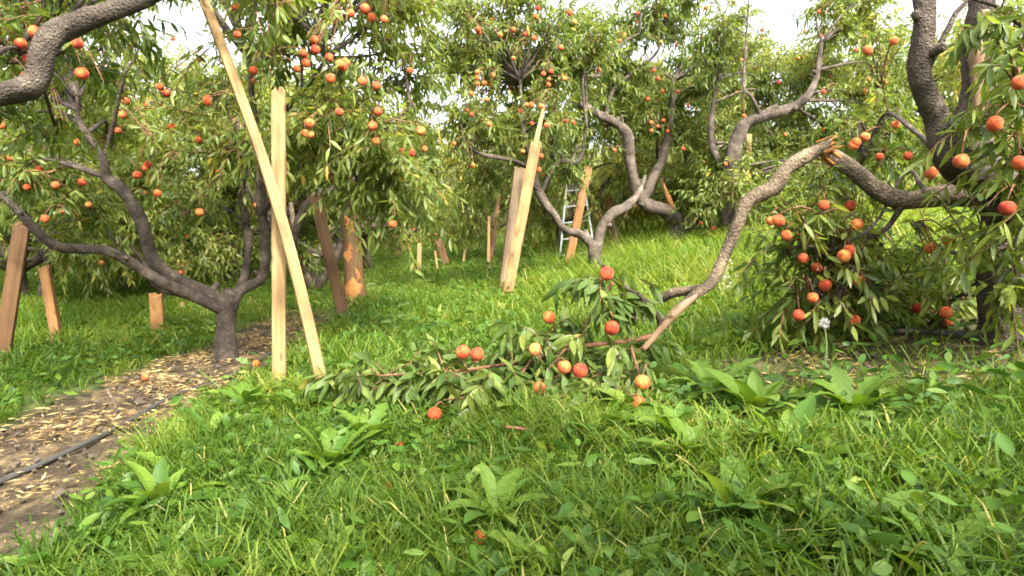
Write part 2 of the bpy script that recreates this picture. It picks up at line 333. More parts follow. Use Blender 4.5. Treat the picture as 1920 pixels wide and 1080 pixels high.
def shoots_to_leaves(a, c, rng, per, L, Wd, droop, detail, tw, acc, mean=0.42, sag=0.0, peaches=None, tone=None):
    """a, c: shoot starts and ends. Adds twigs to tw, leaves to acc; returns the leaf-bearing points"""
    S = len(a); ln = np.linalg.norm(c - a, axis=1, keepdims=True)
    b = (a + c) / 2 + np.array([0, 0, 1.0]) * ln * (0.22 - sag)
    ts = np.linspace(0, 1, 4)
    ring = np.array([[1, 0, 0], [-0.5, 0.87, 0], [-0.5, -0.87, 0.3]])
    pts = np.stack([bez(a, b, c, t) for t in ts], 1)
    rr = np.array([0.0055, 0.0045, 0.0035, 0.002])
    V = pts[:, :, None, :] + ring[None, None] * rr[None, :, None, None]
    base = (np.arange(S) * 12)[:, None, None]
    q = [(3 * i + j, 3 * i + (j + 1) % 3, 3 * i + 3 + (j + 1) % 3, 3 * i + 3 + j) for i in range(3) for j in range(3)]
    tw.add(V.reshape(-1, 3), [(base + np.array(q)[None]).reshape(-1, 4)])
    t = np.tile(np.linspace(0.12, 1.0, per), S) + rng.uniform(-0.02, 0.02, S * per); t = t[:, None]
    A, B, C = (np.repeat(x, per, 0) for x in (a, b, c))
    p = bez(A, B, C, t); tan = unit(2 * (1 - t) * (B - A) + 2 * t * (C - B))
    ang = np.tile(np.arange(per) * 2.4, S) + np.repeat(rng.uniform(0, 6.28, S), per)
    u = unit(np.cross(tan, rng.normal(size=(1, 3)) + np.array([[0.1, 0.2, 1]]))); v = np.cross(tan, u)
    rad = u * np.cos(ang)[:, None] + v * np.sin(ang)[:, None]
    d = unit(0.45 * tan + 0.62 * rad + rng.normal(0, 0.18, p.shape) + np.array([0, 0, -1.0]) * droop)
    sh = np.repeat(rng.normal(mean if tone is None else 0, 0.13, S) + (0 if tone is None else tone), per)
    r = np.clip(sh + rng.normal(0, 0.13, len(p)), 0, 1); r[rng.random(len(p)) < 0.004] = 1.0
    if peaches is not None and len(peaches):
        keep = np.ones(len(p), bool); tip = p + d * 0.06
        for q_ in peaches:
            keep &= (np.linalg.norm(tip - q_, axis=1) > 0.085)
        p, d, r = p[keep], d[keep], r[keep]
    Ls = L * rng.uniform(0.7, 1.2, len(p)); Ws = Wd * rng.uniform(0.8, 1.2, len(p))
    V, fs, rv = leaves(p, d, Ls, Ws, r, detail, rng=rng)
    acc.add(V, fs, rv)
    return p

# peach fruit: four shared meshes, each with its groove and stem hollow
def peach_mesh(i, r=0.027):
    rng = np.random.default_rng(90 + i); nu, nv = 14, 9
    V = []
    for a in range(nv + 1):
        ph = math.pi * a / nv
        for b in range(nu):
            t = 2 * math.pi * b / nu
            k = 1 - 0.09 * math.exp(-(min(t, 2 * math.pi - t) / 0.3) ** 2) * math.sin(ph)
            z = math.cos(ph); z = z - 0.13 * math.exp(-(ph / 0.32) ** 2) + 0.06 * math.exp(-((math.pi - ph) / 0.25) ** 2) * -1
            V.append((r * k * math.sin(ph) * math.cos(t) * (1 + 0.03 * i), r * k * math.sin(ph) * math.sin(t), r * z * 1.06))
    q = [(a * nu + b, a * nu + nu + b, a * nu + nu + (b + 1) % nu, a * nu + (b + 1) % nu) for a in range(nv) for b in range(nu)]
    return mesh('peach', np.array(V), [np.array(q)], M['peach'])
PEACH = [peach_mesh(i) for i in range(4)]
def peach_part(root, p, s=1.0):
    k = random.randrange(4)
    o = obj('peach', PEACH[k], root, p, (random.uniform(-.5, .5), random.uniform(-.5, .5), random.uniform(0, 6.28)), (s, s, s * random.uniform(0.92, 1.02)))
    return o

# ------------------------------------------------------------------ the ground sheet
def sheet():
    n = 380
    def axis(lo, hi, c, sharp):
        t = np.linspace(math.asinh((lo - c) / sharp), math.asinh((hi - c) / sharp), n)
        return c + sharp * np.sinh(t)
    xs = axis(-600, 600, -0.6, 2.2); ys = axis(-300, 1500, 3.5, 2.2)
    X, Y = np.meshgrid(xs, ys); Z = gz(X, Y); D = dirt(X, Y)
    Z = Z + D * (0.022 * hashn(X * 5, Y * 5) + 0.018 * hashn(X * 13 + 2, Y * 13) + .008 * hashn(X * 29, Y * 31) - 0.02)
    V = np.stack([X, Y, Z], -1).reshape(-1, 3)
    i = np.arange(n - 1)[:, None] * n; j = np.arange(n - 1)[None, :]
    q = np.stack([i + j, i + j + 1, i + n + j + 1, i + n + j], -1).reshape(-1, 4)
    return mesh('ground', V, [q], M['soil'], {'dirt': D.ravel()})
obj('ground', sheet(), kind='structure', label='sloping orchard floor of soil under grass with bare brown strips')

# ------------------------------------------------------------------ trees
def pxlobes(x0, x1, y0, y1, d0, d1, step, rng, gaps=(), keep=1.0, lr=.42):
    out = []
    y = y0
    row = 0
    while y <= y1:
        x = x0 + (step / 2 if row % 2 else 0)
        while x <= x1:
            jx, jy = x + rng.uniform(-.3, .3) * step, y + rng.uniform(-.3, .3) * step
            if rng.random() < keep and all(((jx - gx) / (gr * .9 + lr * F / d0 * .38)) ** 2 + ((jy - gy) / (gh * .9 + lr * F / d0 * .38)) ** 2 > 1 for gx, gy, gr, gh in gaps):
                out.append(P(jx, jy, rng.uniform(d0, d1)))
            x += step
        y += step * 0.87; row += 1
    return out
GAPS = [(90, 65, 10, 10), (400, 90, 12, 16), (550, 160, 10, 12), (120, 225, 10, 10), (792, 78, 34, 30), (785, 212, 38, 26), (842, 268, 14, 22), (650, 8, 40, 14), (670, 110, 25, 20), (1120, 5, 70, 22), (1405, 25, 66, 42), (300, 55, 34, 55), (335, 165, 22, 16), (333, 300, 14, 40), (265, 222, 18, 12), (1500, 70, 30, 30), (1360, 180, 16, 14)]
def build_tree(label, base, trunk, limbs, lobes, lobe_r, per_lobe, per=15, L=0.082, Wd=0.0225, droop=0.45, detail=2, seed=0, peaches=(), group='peach trees of the orchard', bark='bark', mean=0.42, shoot=0.42, name='peach_tree', limb_seg=11, mats=None, thin=.93, extra=0):
    """trunk: (points, radii); limbs: list of (points, radii); lobes: list of leafy cluster centres"""
    rng = np.random.default_rng(1000 + seed)
    base = np.asarray(base, float)
    root = thing(name, label, 'peach tree', base, group)
    V, fs = tube(trunk[0], trunk[1], 14, 0.035, 0.06, seed)
    obj('trunk', mesh('trunk', V - base, fs, M[bark]), root)
    nodes = [spline(trunk[0], trunk[1], 0.08)[0][-6:]]
    for i, (pp, rr) in enumerate(limbs):
        V, fs = tube(kink(pp, rr, rng), [k * thin for k in rr], limb_seg, 0.025, 0.10, seed * 17 + i)
        ac = Acc(); ac.add(V, fs); C_, R_ = spline(pp, [k * thin for k in rr], .05)
        for k in range(max(1, int(len(C_) * .05 / .4))):     # sawn-off stubs and spurs along the limb
            j_ = rng.integers(2, max(3, len(C_) - 2)); v_ = unit(rng.normal(size=3) + np.array([0, -.2, .5])); r1 = R_[min(j_, len(R_) - 1)]
            ln_ = r1 * rng.uniform(1.3, 2.2); V2, f2 = tube([C_[min(j_, len(C_) - 1)], C_[min(j_, len(C_) - 1)] + v_ * ln_ * .6, C_[min(j_, len(C_) - 1)] + v_ * ln_], [r1 * .65, r1 * .5, r1 * .42], 8, .02, .06, i + k); ac.add(V2, f2)
        V, fs = np.vstack(ac.V), ([np.vstack(ac.F4)] + [np.vstack(ac.F3)])
        m_ = M[mats[i]] if mats and mats.get(i) else M[bark]
        obj('limb', mesh('limb', V - base, fs, m_), root)
        nodes.append(spline(pp, rr, 0.08)[0])
    N = np.vstack(nodes)
    tw = Acc(); acc = Acc(); br = Acc(); bearing = []
    peaches = list(peaches)
    for k in range(extra):                                  # more fruit on the outside of the leafy clusters
        v = rng.normal(size=3); v[1] = -abs(v[1]) - .3; peaches.append(lobes[rng.integers(len(lobes))] + unit(v) * lobe_r * .85)
    pk = np.array([p for p in peaches]) if len(peaches) else np.zeros((0, 3))
    for li, c in enumerate(lobes):
        dd = np.linalg.norm(N - c, axis=1) + 0.6 * np.maximum(0, N[:, 2] - c[2] + 0.1)
        j = N[np.argmin(dd)]
        mid = (j + c) / 2 + rng.normal(0, 0.06, 3) + np.array([0, 0, 0.10])
        ln = np.linalg.norm(c - j)
        V, fs = tube([j, mid, c], [0.010 + 0.008 * min(ln, 1.5), 0.009 + 0.003 * ln, 0.006], 5, 0.08, 0.05, li)
        br.add(V, fs)
        S = per_lobe
        t = rng.uniform(0.55, 1.0, (S, 1)); st = bez(j, mid, c, t) * 0.6 + 0.4 * (c + rng.normal(0, 0.3, (S, 3)) * lobe_r)
        dirv = unit(rng.normal(size=(S, 3)) * np.array([1, 1, 0.8]) + np.array([0, 0, 0.15]))
        en = c + dirv * lobe_r * rng.uniform(0.55, 1.15, (S, 1))
        seg = en - st; l = np.linalg.norm(seg, axis=1, keepdims=True); en = st + seg * np.minimum(1, shoot * 1.5 / np.maximum(l, .01))
        tone = rng.normal(mean, 0.08)
        p = shoots_to_leaves(st, en, rng, per, L, Wd, droop, detail, tw, acc, tone=tone, peaches=pk[np.linalg.norm(pk - c, axis=1) < lobe_r + 1.0] if len(pk) else None)
        bearing.append(p[:: max(1, per // 3)])
    if bearing: B = np.vstack(bearing)
    qs, es = [], []
    for i_ in range(len(pk)):                               # fruit sits within a hand's breadth of its shoot
        dd = np.linalg.norm(B - pk[i_], axis=1); q = B[np.argmin(dd)]; l_ = dd.min()
        if l_ > .30: pk[i_] = q + (pk[i_] - q) * (.30 / l_)
    for p in pk:                                            # every fruit hangs from its own leafy spur off the nearest shoot
        dd = np.linalg.norm(B - p, axis=1) + 2.0 * np.maximum(0, p[2] + 0.05 - B[:, 2]); q = B[np.argmin(dd)]
        V, fs = tube([q, (q + p) / 2 + np.array([0, 0, 0.05]), p + np.array([0, 0, 0.03])], [0.004, 0.004, 0.003], 4, 0.06, 0, 0)
        tw.add(V, fs)
        for k in range(3): qs.append(q + rng.normal(0, .015, 3)); es.append(p + np.array([0, 0.03, .055]) + rng.normal(0, .06, 3))
    if qs: shoots_to_leaves(np.array(qs), np.array(es), rng, 6, L, Wd, droop, detail, tw, acc, mean=mean, peaches=pk)
    obj('branches', br.mesh('branches', M[bark], base), root, kind='stuff') if br.n else None
    cr = obj('crown', acc.mesh('crown', M['leaf'], base), root, kind='stuff')
    obj('twigs', tw.mesh('twigs', M['twig'], base), cr, kind='stuff')
    for p in pk: peach_part(root, p - base, random.uniform(0.78, 1.08))
    return root
def kink(pp, rr, rng):
    pp = np.array(pp, float); pp[1:-1] += rng.normal(0, .22, (len(pp) - 2, 3)) * np.asarray(rr)[1:-1, None]; return pp
def PL(lst): return [P(*q) for q in lst]

# ---- left tree, spreading over the bare strip
bA = G(425, 672); dA = bA[1]
fork = P(428, 562, dA)
limbsA = [
    (PL([(425, 580, dA), (395, 548, dA - .05), (330, 522, dA - .15), (285, 480, dA - .2), (262, 420, dA - .25), (232, 362, dA - .3), (196, 332, dA - .3), (190, 290, dA - .35), (150, 230, dA - .35), (145, 180, dA - .4)]), [.07, .065, .062, .06, .057, .055, .048, .035, .027, .015]),
    (PL([(425, 585, dA), (370, 555, dA - .15), (300, 528, dA - .4), (250, 500, dA - .5), (195, 468, dA - .6), (110, 466, dA - .7), (70, 430, dA - .8), (20, 385, dA - .85), (-40, 330, dA - .9)]), [.06, .055, .048, .045, .042, .04, .038, .034, .02]),
    (PL([(430, 580, dA), (455, 548, dA + .05), (490, 518, dA + .1), (497, 450, dA + .15), (490, 380, dA + .15), (488, 290, dA + .1), (475, 200, dA), (468, 110, dA)]), [.065, .062, .056, .05, .048, .044, .036, .02]),
    (PL([(425, 575, dA), (395, 558, dA + .3), (340, 552, dA + .7), (300, 545, dA + 1.0)]), [.055, .05, .045, .035]),
    (PL([(428, 580, dA), (455, 520, dA + .35), (465, 440, dA + .5), (455, 360, dA + .6), (470, 300, dA + .7)]), [.05, .045, .04, .035, .02]),
    (PL([(488, 290, dA + .1), (540, 200, dA - .2), (610, 108, dA - .5), (560, 40, dA - .6), (500, 8, dA - .7)]), [.028, .024, .02, .016, .01]),
    (PL([(190, 300, dA - .35), (205, 260, dA - .3), (235, 140, dA - .5), (255, 110, dA - .5), (262, 80, dA - .5)]), [.022, .02, .014, .01, .006]),
    (PL([(492, 400, dA + .15), (540, 330, dA + .1), (620, 280, dA - .2), (720, 240, dA - .4), (770, 200, dA - .4)]), [.035, .03, .026, .02, .012]),
]
rA = np.random.default_rng(5)
lobA = pxlobes(-20, 800, -170, 110, dA - 1.0, dA + 1.2, 84, rA, GAPS, 0.95) + pxlobes(-20, 790, 150, 330, dA - .1, dA + 1.5, 76, rA, GAPS, 0.9) + pxlobes(530, 790, 100, 250, dA - .9, dA - .1, 85, rA, GAPS, .9)
lobA += [P(x, y, d) for x, y, d in [(770, 150, dA), (715, 100, dA - .2), (745, 5, dA), (690, -20, dA - .4), (780, 25, dA + .3), (740, 330, dA - .6), (700, 290, dA - .5), (760, 390, dA - .4), (690, 380, dA - .3), (640, 300, dA), (30, 330, dA - .2), (80, 350, dA + .2), (150, 400, dA + .5), (350, 400, dA + .6)]]
pkA = [(302, 118), (318, 122), (294, 148), (312, 175), (229, 180), (358, 18), (335, 50), (431, 52), (441, 110), (322, 239), (212, 244), (164, 261), (150, 217), (221, 208), (372, 262), (2, 236), (452, 12), (476, 152), (659, 30), (675, 30), (667, 41), (694, 40), (720, 36), (584, 47), (621, 67), (586, 76), (559, 85), (572, 92), (557, 129), (641, 107), (644, 125), (665, 80), (709, 146), (679, 145), (620, 147), (636, 210), (709, 209), (580, 231), (582, 252), (572, 250), (699, 236), (705, 265), (789, 245), (21, 296), (74, 317), (104, 347), (154, 342), (51, 351), (84, 410), (166, 384), (115, 395), (266, 311), (275, 307), (255, 335), (285, 362), (372, 401), (577, 299), (597, 297), (624, 335), (772, 287), (796, 279), (752, 284), (740, 324), (239, 71), (227, 43)]
def front(lst, d0, d1, seed):
    r = random.Random(seed); return [P(x, y, r.uniform(d0, d1)) for x, y in lst]
build_tree('large peach tree with curving dark limbs forking low above the bare strip at left', bA,
           ([bA + np.array([0, 0, -.15]), bA + np.array([0, 0, .02]), P(422, 620, dA), fork, P(432, 545, dA)], [.105, .088, .067, .068, .05]),
           limbsA, lobA, 0.43, 29, 17, seed=1, thin=.74, extra=25, peaches=front([q for q in pkA if q[1] < 130], dA - 1.2, dA - .9, 3) + front([q for q in pkA if q[1] >= 130 and q[0] > 540 and q[1] < 270], dA - 1.15, dA - .9, 31) + front([q for q in pkA if q[1] >= 130 and not (q[0] > 540 and q[1] < 270)], dA - .35, dA - .05, 32))

# ---- tree beside the camera at left: only its bent limb and leaves reach in
bB = ground(-3.0, 1.9)
limbsB = [(np.vstack([[bB + np.array([0, 0, .85])], PL([(-330, 330, 2.0), (-150, 235, 2.1), (0, 188, 2.25), (72, 160, 2.3), (100, 75, 2.32), (150, 38, 2.34), (240, 8, 2.36), (330, -30, 2.4), (420, -110, 2.5)])]), [.075, .07, .062, .052, .050, .050, .046, .040, .034, .02]),
          (np.vstack([[bB + np.array([0, 0, .85])], PL([(-420, 150, 2.2), (-300, -100, 2.6), (-200, -300, 2.9)])]), [.07, .055, .045, .02]),
          (PL([(-90, 212, 2.15), (-20, 120, 2.6), (20, 90, 2.9), (60, 118, 3.2)]), [.02, .015, .011, .006])]
rB = np.random.default_rng(8)
lobB = [P(x, y, d) for x, y, d in [(-60, 30, 3.0), (40, 20, 3.3), (20, 110, 3.4), (130, 10, 3.4), (60, -90, 3.0), (190, -80, 3.2), (-140, 120, 2.8), (-120, -80, 2.5), (310, -120, 3.0), (250, 60, 3.7), (170, 140, 3.8), (-60, 230, 3.4), (110, 260, 3.9), (350, -40, 3.4), (450, -60, 3.3), (520, 30, 3.6)]]
pkB = [(66, 60), (39, 82), (54, 111), (50, 146), (145, 82), (160, 153)]
build_tree('near peach tree beyond the left edge whose thick bent limb crosses the top left corner', bB,
           ([bB + np.array([0, 0, -.15]), bB, bB + np.array([.03, 0, .5]), bB + np.array([0.05, 0, .95])], [.15, .13, .105, .09]),
           limbsB, lobB, 0.32, 14, 12, seed=2, thin=.78, peaches=front(pkB, 2.95, 3.15, 4), mats={})

# ---- centre tree with the Y fork
bC = P(1128, 522, 7.4); bC[2] = float(gz(bC[0], bC[1])); dC = 7.4
limbsC = [
    (PL([(1120, 470, dC), (1095, 440, dC), (1060, 432, dC - .1), (1035, 402, dC - .15), (1012, 365, dC - .2), (1000, 320, dC - .2), (985, 250, dC - .3), (975, 150, dC - .3)]), [.06, .055, .05, .048, .045, .04, .03, .015]),
    (PL([(1118, 470, dC), (1130, 430, dC), (1148, 400, dC), (1175, 388, dC + .15), (1198, 362, dC + .4), (1210, 330, dC + .6)]), [.068, .066, .060, .054, .045, .02]),
    (PL([(1000, 320, dC - .2), (960, 300, dC - .4), (905, 290, dC - .5), (870, 270, dC - .5)]), [.03, .026, .02, .012]),
    (PL([(1012, 365, dC - .2), (1045, 305, dC), (1085, 300, dC + .1), (1100, 240, dC)]), [.03, .028, .026, .012]),
]
rC = np.random.default_rng(12)
lobC = pxlobes(1060, 1130, 0, 130, dC - .6, dC + 1.0, 76, rC, GAPS, 0.95) + pxlobes(862, 1050, 0, 285, dC - .6, dC + 1.0, 62, rC, GAPS, 0.95) + [P(960, 330, dC), P(1060, 330, dC + .6), P(900, 330, dC + .3), P(865, 20, dC), P(850, 140, dC), P(846, 95, dC + .2), P(1120, 90, dC), P(1085, 130, dC + .4)]
pkC = [(896, 54), (902, 65), (945, 54), (895, 135), (895, 146), (925, 141), (910, 156), (921, 155), (884, 176), (912, 180), (885, 215), (932, 231), (1005, 26), (1082, 21), (1097, 50), (972, 60), (997, 72), (986, 82), (1019, 92), (1051, 82), (1005, 120), (1014, 125), (1059, 147), (980, 174), (979, 188), (1012, 191), (1025, 235), (1061, 227), (1080, 230), (836, 272), (889, 322), (975, 286), (1012, 307), (1001, 374)]
build_tree('slender grey peach tree with a Y fork rising behind the fallen branch', bC,
           ([bC + np.array([0, 0, -.15]), bC, P(1118, 495, dC), P(1116, 462, dC), P(1117, 452, dC)], [.12, .105, .085, .085, .06]),
           limbsC, lobC, 0.46, 38, 17, seed=3, extra=25, peaches=front(pkC, dC - 1.2, dC - .9, 5), bark='barkfar')

# ---- right of it the gnarled tree with the torn stump and one arching limb
dD = 9.0; bD = P(1270, 478, dD); bD[2] = float(gz(bD[0], bD[1]))
limbsD = [
    (PL([(1275, 425, dD), (1245, 395, dD - .1), (1212, 388, dD - .15), (1192, 350, dD - .2), (1184, 300, dD - .25), (1172, 250, dD - .3), (1135, 222, dD - .3), (1085, 195, dD - .3)]), [.12, .11, .095, .085, .082, .075, .062, .045]),
    (PL([(1200, 385, dD - .17), (1222, 345, dD - .1), (1240, 300, dD), (1252, 255, dD), (1262, 205, dD), (1262, 150, dD + .1)]), [.07, .066, .06, .052, .042, .02]),
    (PL([(1280, 425, dD), (1305, 410, dD - .1), (1318, 392, dD - .15)]), [.12, .10, .05]),
    (PL([(1275, 420, dD), (1258, 380, dD + .1), (1240, 335, dD + .2)]), [.05, .04, .012]),
    (PL([(1100, 200, dD - .3), (1090, 150, dD - .4), (1125, 140, dD - .4), (1140, 110, dD - .5), (1165, 82, dD - .5), (1200, 62, dD - .5)]), [.03, .028, .026, .024, .02, .012]),
    (PL([(1135, 222, dD - .3), (1150, 170, dD - .2), (1180, 140, dD - .1), (1230, 100, dD), (1250, 40, dD)]), [.03, .026, .022, .018, .01]),
]
rD = np.random.default_rng(14)
lobD = pxlobes(1090, 1400, 62, 275, dD - .05, dD + 1.6, 56, rD, GAPS, 0.95) + pxlobes(1190, 1320, -20, 60, dD - .5, dD + .8, 60, rD, GAPS, 1) + [P(x, y, d) for x, y, d in [(1345, 400, dD - .9), (1350, 440, dD - .9), (1330, 370, dD - .6), (1380, 370, dD - .7)]]
pkD = [(1195, 25), (1194, 42), (1239, 79), (1225, 132), (1235, 147), (1242, 171), (1271, 172), (1290, 197), (1221, 230), (1221, 245), (1234, 237), (1244, 226), (1330, 222), (1171, 65), (1281, 279), (1152, 282)]
tD = build_tree('gnarled peach tree with a split stump and one thick limb arching up to the left', bD,
           ([bD + np.array([0, 0, -.2]), bD, P(1272, 450, dD), P(1278, 415, dD)], [.22, .19, .16, .13]),
           limbsD, lobD, 0.48, 34, 16, seed=4, extra=20, peaches=front(pkD, dD - .6, dD - .3, 6), bark='barkfar', mats={3: 'torn'}, L=.095, Wd=.026)

# ---- tree behind with the limb sweeping right
dF = 8.0; bF = P(1372, 430, dF); bF[2] = float(gz(bF[0], bF[1]))
limbsF = [
    (PL([(1372, 330, dF), (1378, 280, dF - .1), (1395, 235, dF - .15), (1430, 213, dF - .2), (1490, 200, dF - .25), (1515, 175, dF - .3), (1530, 145, dF - .3), (1540, 80, dF - .3)]), [.10, .095, .085, .075, .062, .05, .04, .02]),
    (PL([(1372, 330, dF), (1340, 290, dF + .2), (1335, 230, dF + .3), (1345, 150, dF + .3)]), [.06, .05, .04, .015]),
    (PL([(1425, 215, dF - .2), (1408, 180, dF - .3), (1395, 160, dF - .3), (1400, 60, dF - .2), (1404, -10, dF - .2)]), [.03, .022, .018, .013, .008]),
]
rF = np.random.default_rng(15)
lobF = pxlobes(1335, 1570, 105, 330, dF + .1, dF + 1.6, 60, rF, GAPS, 0.95) + [P(x, y, d) for x, y, d in [(1370, 360, dF - .6), (1345, 70, dF), (1365, 45, dF + .2), (1460, 380, dF - .3), (1420, 400, dF - .4), (1560, 330, dF), (1500, 350, dF), (1610, 260, dF), (1620, 180, dF), (1580, 60, dF), (1560, 10, dF), (1650, 60, dF), (1640, 0, dF), (1680, 120, dF), (1690, 210, dF), (1640, 320, dF)]]
pkF = [(1396, 212), (1487, 237), (1544, 172), (1631, 149), (1622, 170), (1660, 155), (1605, 95), (1535, 22)]
build_tree('peach tree with a thick grey limb sweeping up to the right behind the broken limb', bF,
           ([bF + np.array([0, 0, -.2]), bF, P(1372, 380, dF), P(1372, 315, dF)], [.15, .13, .11, .095]),
           limbsF, lobF, 0.46, 34, 16, seed=5, extra=15, peaches=front(pkF, dF - .5, dF - .2, 7), bark='barkfar')

# ---- the big tree at the right edge, limb torn
dE = 2.75; bE = P(1890, 680, dE); bE[2] = float(gz(bE[0], bE[1]))
kn = P(1885, 372, dE)
limbsE = [
    (PL([(1885, 420, dE), (1862, 362, dE - .05), (1800, 338, dE - .12), (1768, 290, dE - .15), (1752, 220, dE - .18), (1740, 130, dE - .2), (1730, 40, dE - .2), (1722, -60, dE - .15), (1700, -200, dE)]), [.10, .085, .072, .066, .060, .058, .056, .052, .03]),
    (PL([(1890, 420, dE + .1), (1860, 330, dE + .35), (1838, 250, dE + .45), (1832, 150, dE + .5), (1838, 40, dE + .5), (1850, -80, dE + .5)]), [.10, .095, .09, .088, .085, .06]),
    (PL([(1890, 430, dE), (1850, 380, dE + .03), (1780, 372, dE + .08), (1710, 378, dE + .15), (1650, 362, dE + .2), (1600, 325, dE + .22), (1552, 290, dE + .25)]), [.09, .068, .060, .052, .052, .050, .044]),
    (PL([(1895, 420, dE), (1960, 330, dE - .3), (2050, 200, dE - .5), (2150, 60, dE - .6)]), [.09, .07, .055, .03]),
    (PL([(1700, 376, dE + .15), (1660, 430, dE + .2), (1620, 455, dE + .25), (1600, 510, dE + .25), (1570, 570, dE + .25)]), [.018, .015, .012, .010, .006]),
    (PL([(1770, 300, dE - .1), (1710, 245, dE + .5), (1660, 215, dE + .9), (1620, 290, dE + 1.0)]), [.02, .016, .012, .006]),
    (PL([(1740, 370, dE + .1), (1700, 320, dE + .3), (1640, 420, dE + .2), (1560, 470, dE + .2)]), [.016, .012, .009, .005]),
]
rE = np.random.default_rng(16)
lobE = pxlobes(1590, 2080, -330, 180, dE + .3, dE + 1.7, 150, rE, [(1740, 100, 40, 200), (1835, 130, 40, 160), (1740, -200, 40, 200)], 0.32)
lobE += [P(x, y, d) for x, y, d in [(1500, 430, 3.05), (1550, 480, 3.1), (1620, 440, 3.2), (1540, 545, 3.1), (1620, 560, 3.0), (1700, 540, 3.1), (1740, 470, 3.3), (1650, 300, 3.9), (1590, 340, 4.2), (1670, 240, 4.0), (1610, 270, 4.3), (1915, 290, 2.4), (1925, 170, 2.4), (1915, 50, 2.5), (1965, 420, 2.3), (1740, 610, 3.2), (1470, 480, 3.1), (1490, 545, 3.1), (1560, 600, 3.0), (1660, 615, 3.1), (1590, 500, 3.0), (1660, 470, 3.2), (1780, 560, 3.3), (1850, 470, 2.55), (1890, 560, 2.5)]]
pkE1 = front([(1545, 385), (1594, 386), (1606, 421), (1445, 414), (1460, 414), (1474, 441), (1500, 444), (1506, 484), (1531, 502), (1547, 534), (1611, 527), (1744, 465), (1778, 449), (1681, 386), (1746, 324), (1592, 470), (1582, 480), (1524, 558), (1497, 591), (1722, 577), (1602, 600), (1774, 586)], 2.85, 3.05, 8)
pkE2 = front([(1599, 21), (1690, 10), (1612, 247), (1605, 267), (1679, 234), (1649, 294), (1601, 272), (1702, 292)], 3.5, 3.8, 9) + front([(1888, 390), (1912, 305), (1865, 232), (1910, 155), (1802, 302)], 2.15, 2.4, 10)
tE = build_tree('stout peach tree at the right edge, two thick upright limbs, one limb torn off', bE,
           ([bE + np.array([0, 0, -.2]), bE, P(1888, 600, dE), P(1886, 480, dE), kn], [.18, .14, .105, .10, .085]),
           limbsE, lobE, 0.28, 15, 12, seed=6, thin=.76, peaches=pkE1 + pkE2, L=0.08, Wd=.022, shoot=.3, limb_seg=14, mats={2: 'barklight'})
# torn wood at the break of that limb: a splintered stub showing heartwood
V, fs = tube([P(1846, 20, dE + .445), P(1836, 110, dE + .438), P(1834, 210, dE + .42)], [.02, .042, .02], 12, .02, .10, 6)
obj('bark_wound', mesh('bark_wound', V - bE, fs, M['stripped']), tE, label='pale wound where bark is stripped')

# ---- two more trees of the left row, smaller in view
def vase(base, h, rng, n=4, r0=.085, spread=1.0):
    base = np.asarray(base, float)
    tk = ([base + np.array([0, 0, -.15]), base, base + np.array([rng.uniform(-.05, .05), rng.uniform(-.05, .05), h * .5]), base + np.array([rng.uniform(-.06, .06), rng.uniform(-.06, .06), h])], [r0 * 1.6, r0 * 1.35, r0, r0 * .95])
    top = tk[0][-1]; lim = []
    a0 = rng.uniform(0, 6.28)
    for k in range(n):
        a = a0 + k * 6.283 / n + rng.uniform(-.3, .3); p = [top - np.array([0, 0, .08])]; q = top.copy(); el = rng.uniform(.25, .5)
        for s in range(5):
            q = q + np.array([math.cos(a) * math.cos(el), math.sin(a) * math.cos(el), math.sin(el)]) * .42 * spread
            p.append(q.copy()); el = min(1.25, el + rng.uniform(.05, .35)); a += rng.uniform(-.45, .45)
        lim.append((np.array(p), [r0 * k_ for k_ in (.8, .68, .56, .46, .34, .15)]))
    return tk, lim
def generic_tree(label, base, seed, nl=26, lr=.5, per_lobe=22, per=12, detail=1, L=.10, Wd=.031, npk=26, H=3.3, R=1.9, group='peach trees of the orchard', zmin=.55, boxy=False):
    rng = np.random.default_rng(seed); base = np.asarray(base, float)
    tk, lim = vase(base, rng.uniform(.5, .75), rng)
    lob = []
    while len(lob) < nl:
        q = rng.uniform(-1, 1, 3)
        if (np.dot(q, q) < 1 and np.dot(q, q) > .28) or (boxy and q[2] < 0 and .45 < np.dot(q[:2], q[:2]) < 1):
            lob.append(base + np.array([q[0] * R, q[1] * R, zmin + (H - zmin) * (q[2] * .5 + .5)]))
    pk = []
    for k in range(npk):
        c = lob[rng.integers(len(lob))]; v = unit(c - base - np.array([0, 0, 1.5])); v[2] *= .4
        pk.append(c + unit(v) * lr * 1.02)
    return build_tree(label, base, tk, lim, lob, lr, per_lobe, per, L, Wd, .48, detail, seed, pk, group, 'barkfar', limb_seg=8, mean=.56)
def base_at(px, d):
    x = (px - 960) / F * d; return ground(x, d)
tG = generic_tree('small peach tree with a pale forked limb behind the crossed boards', base_at(588, 9.2), 301, 24, .45, 28, 14, zmin=.9, R=1.7)
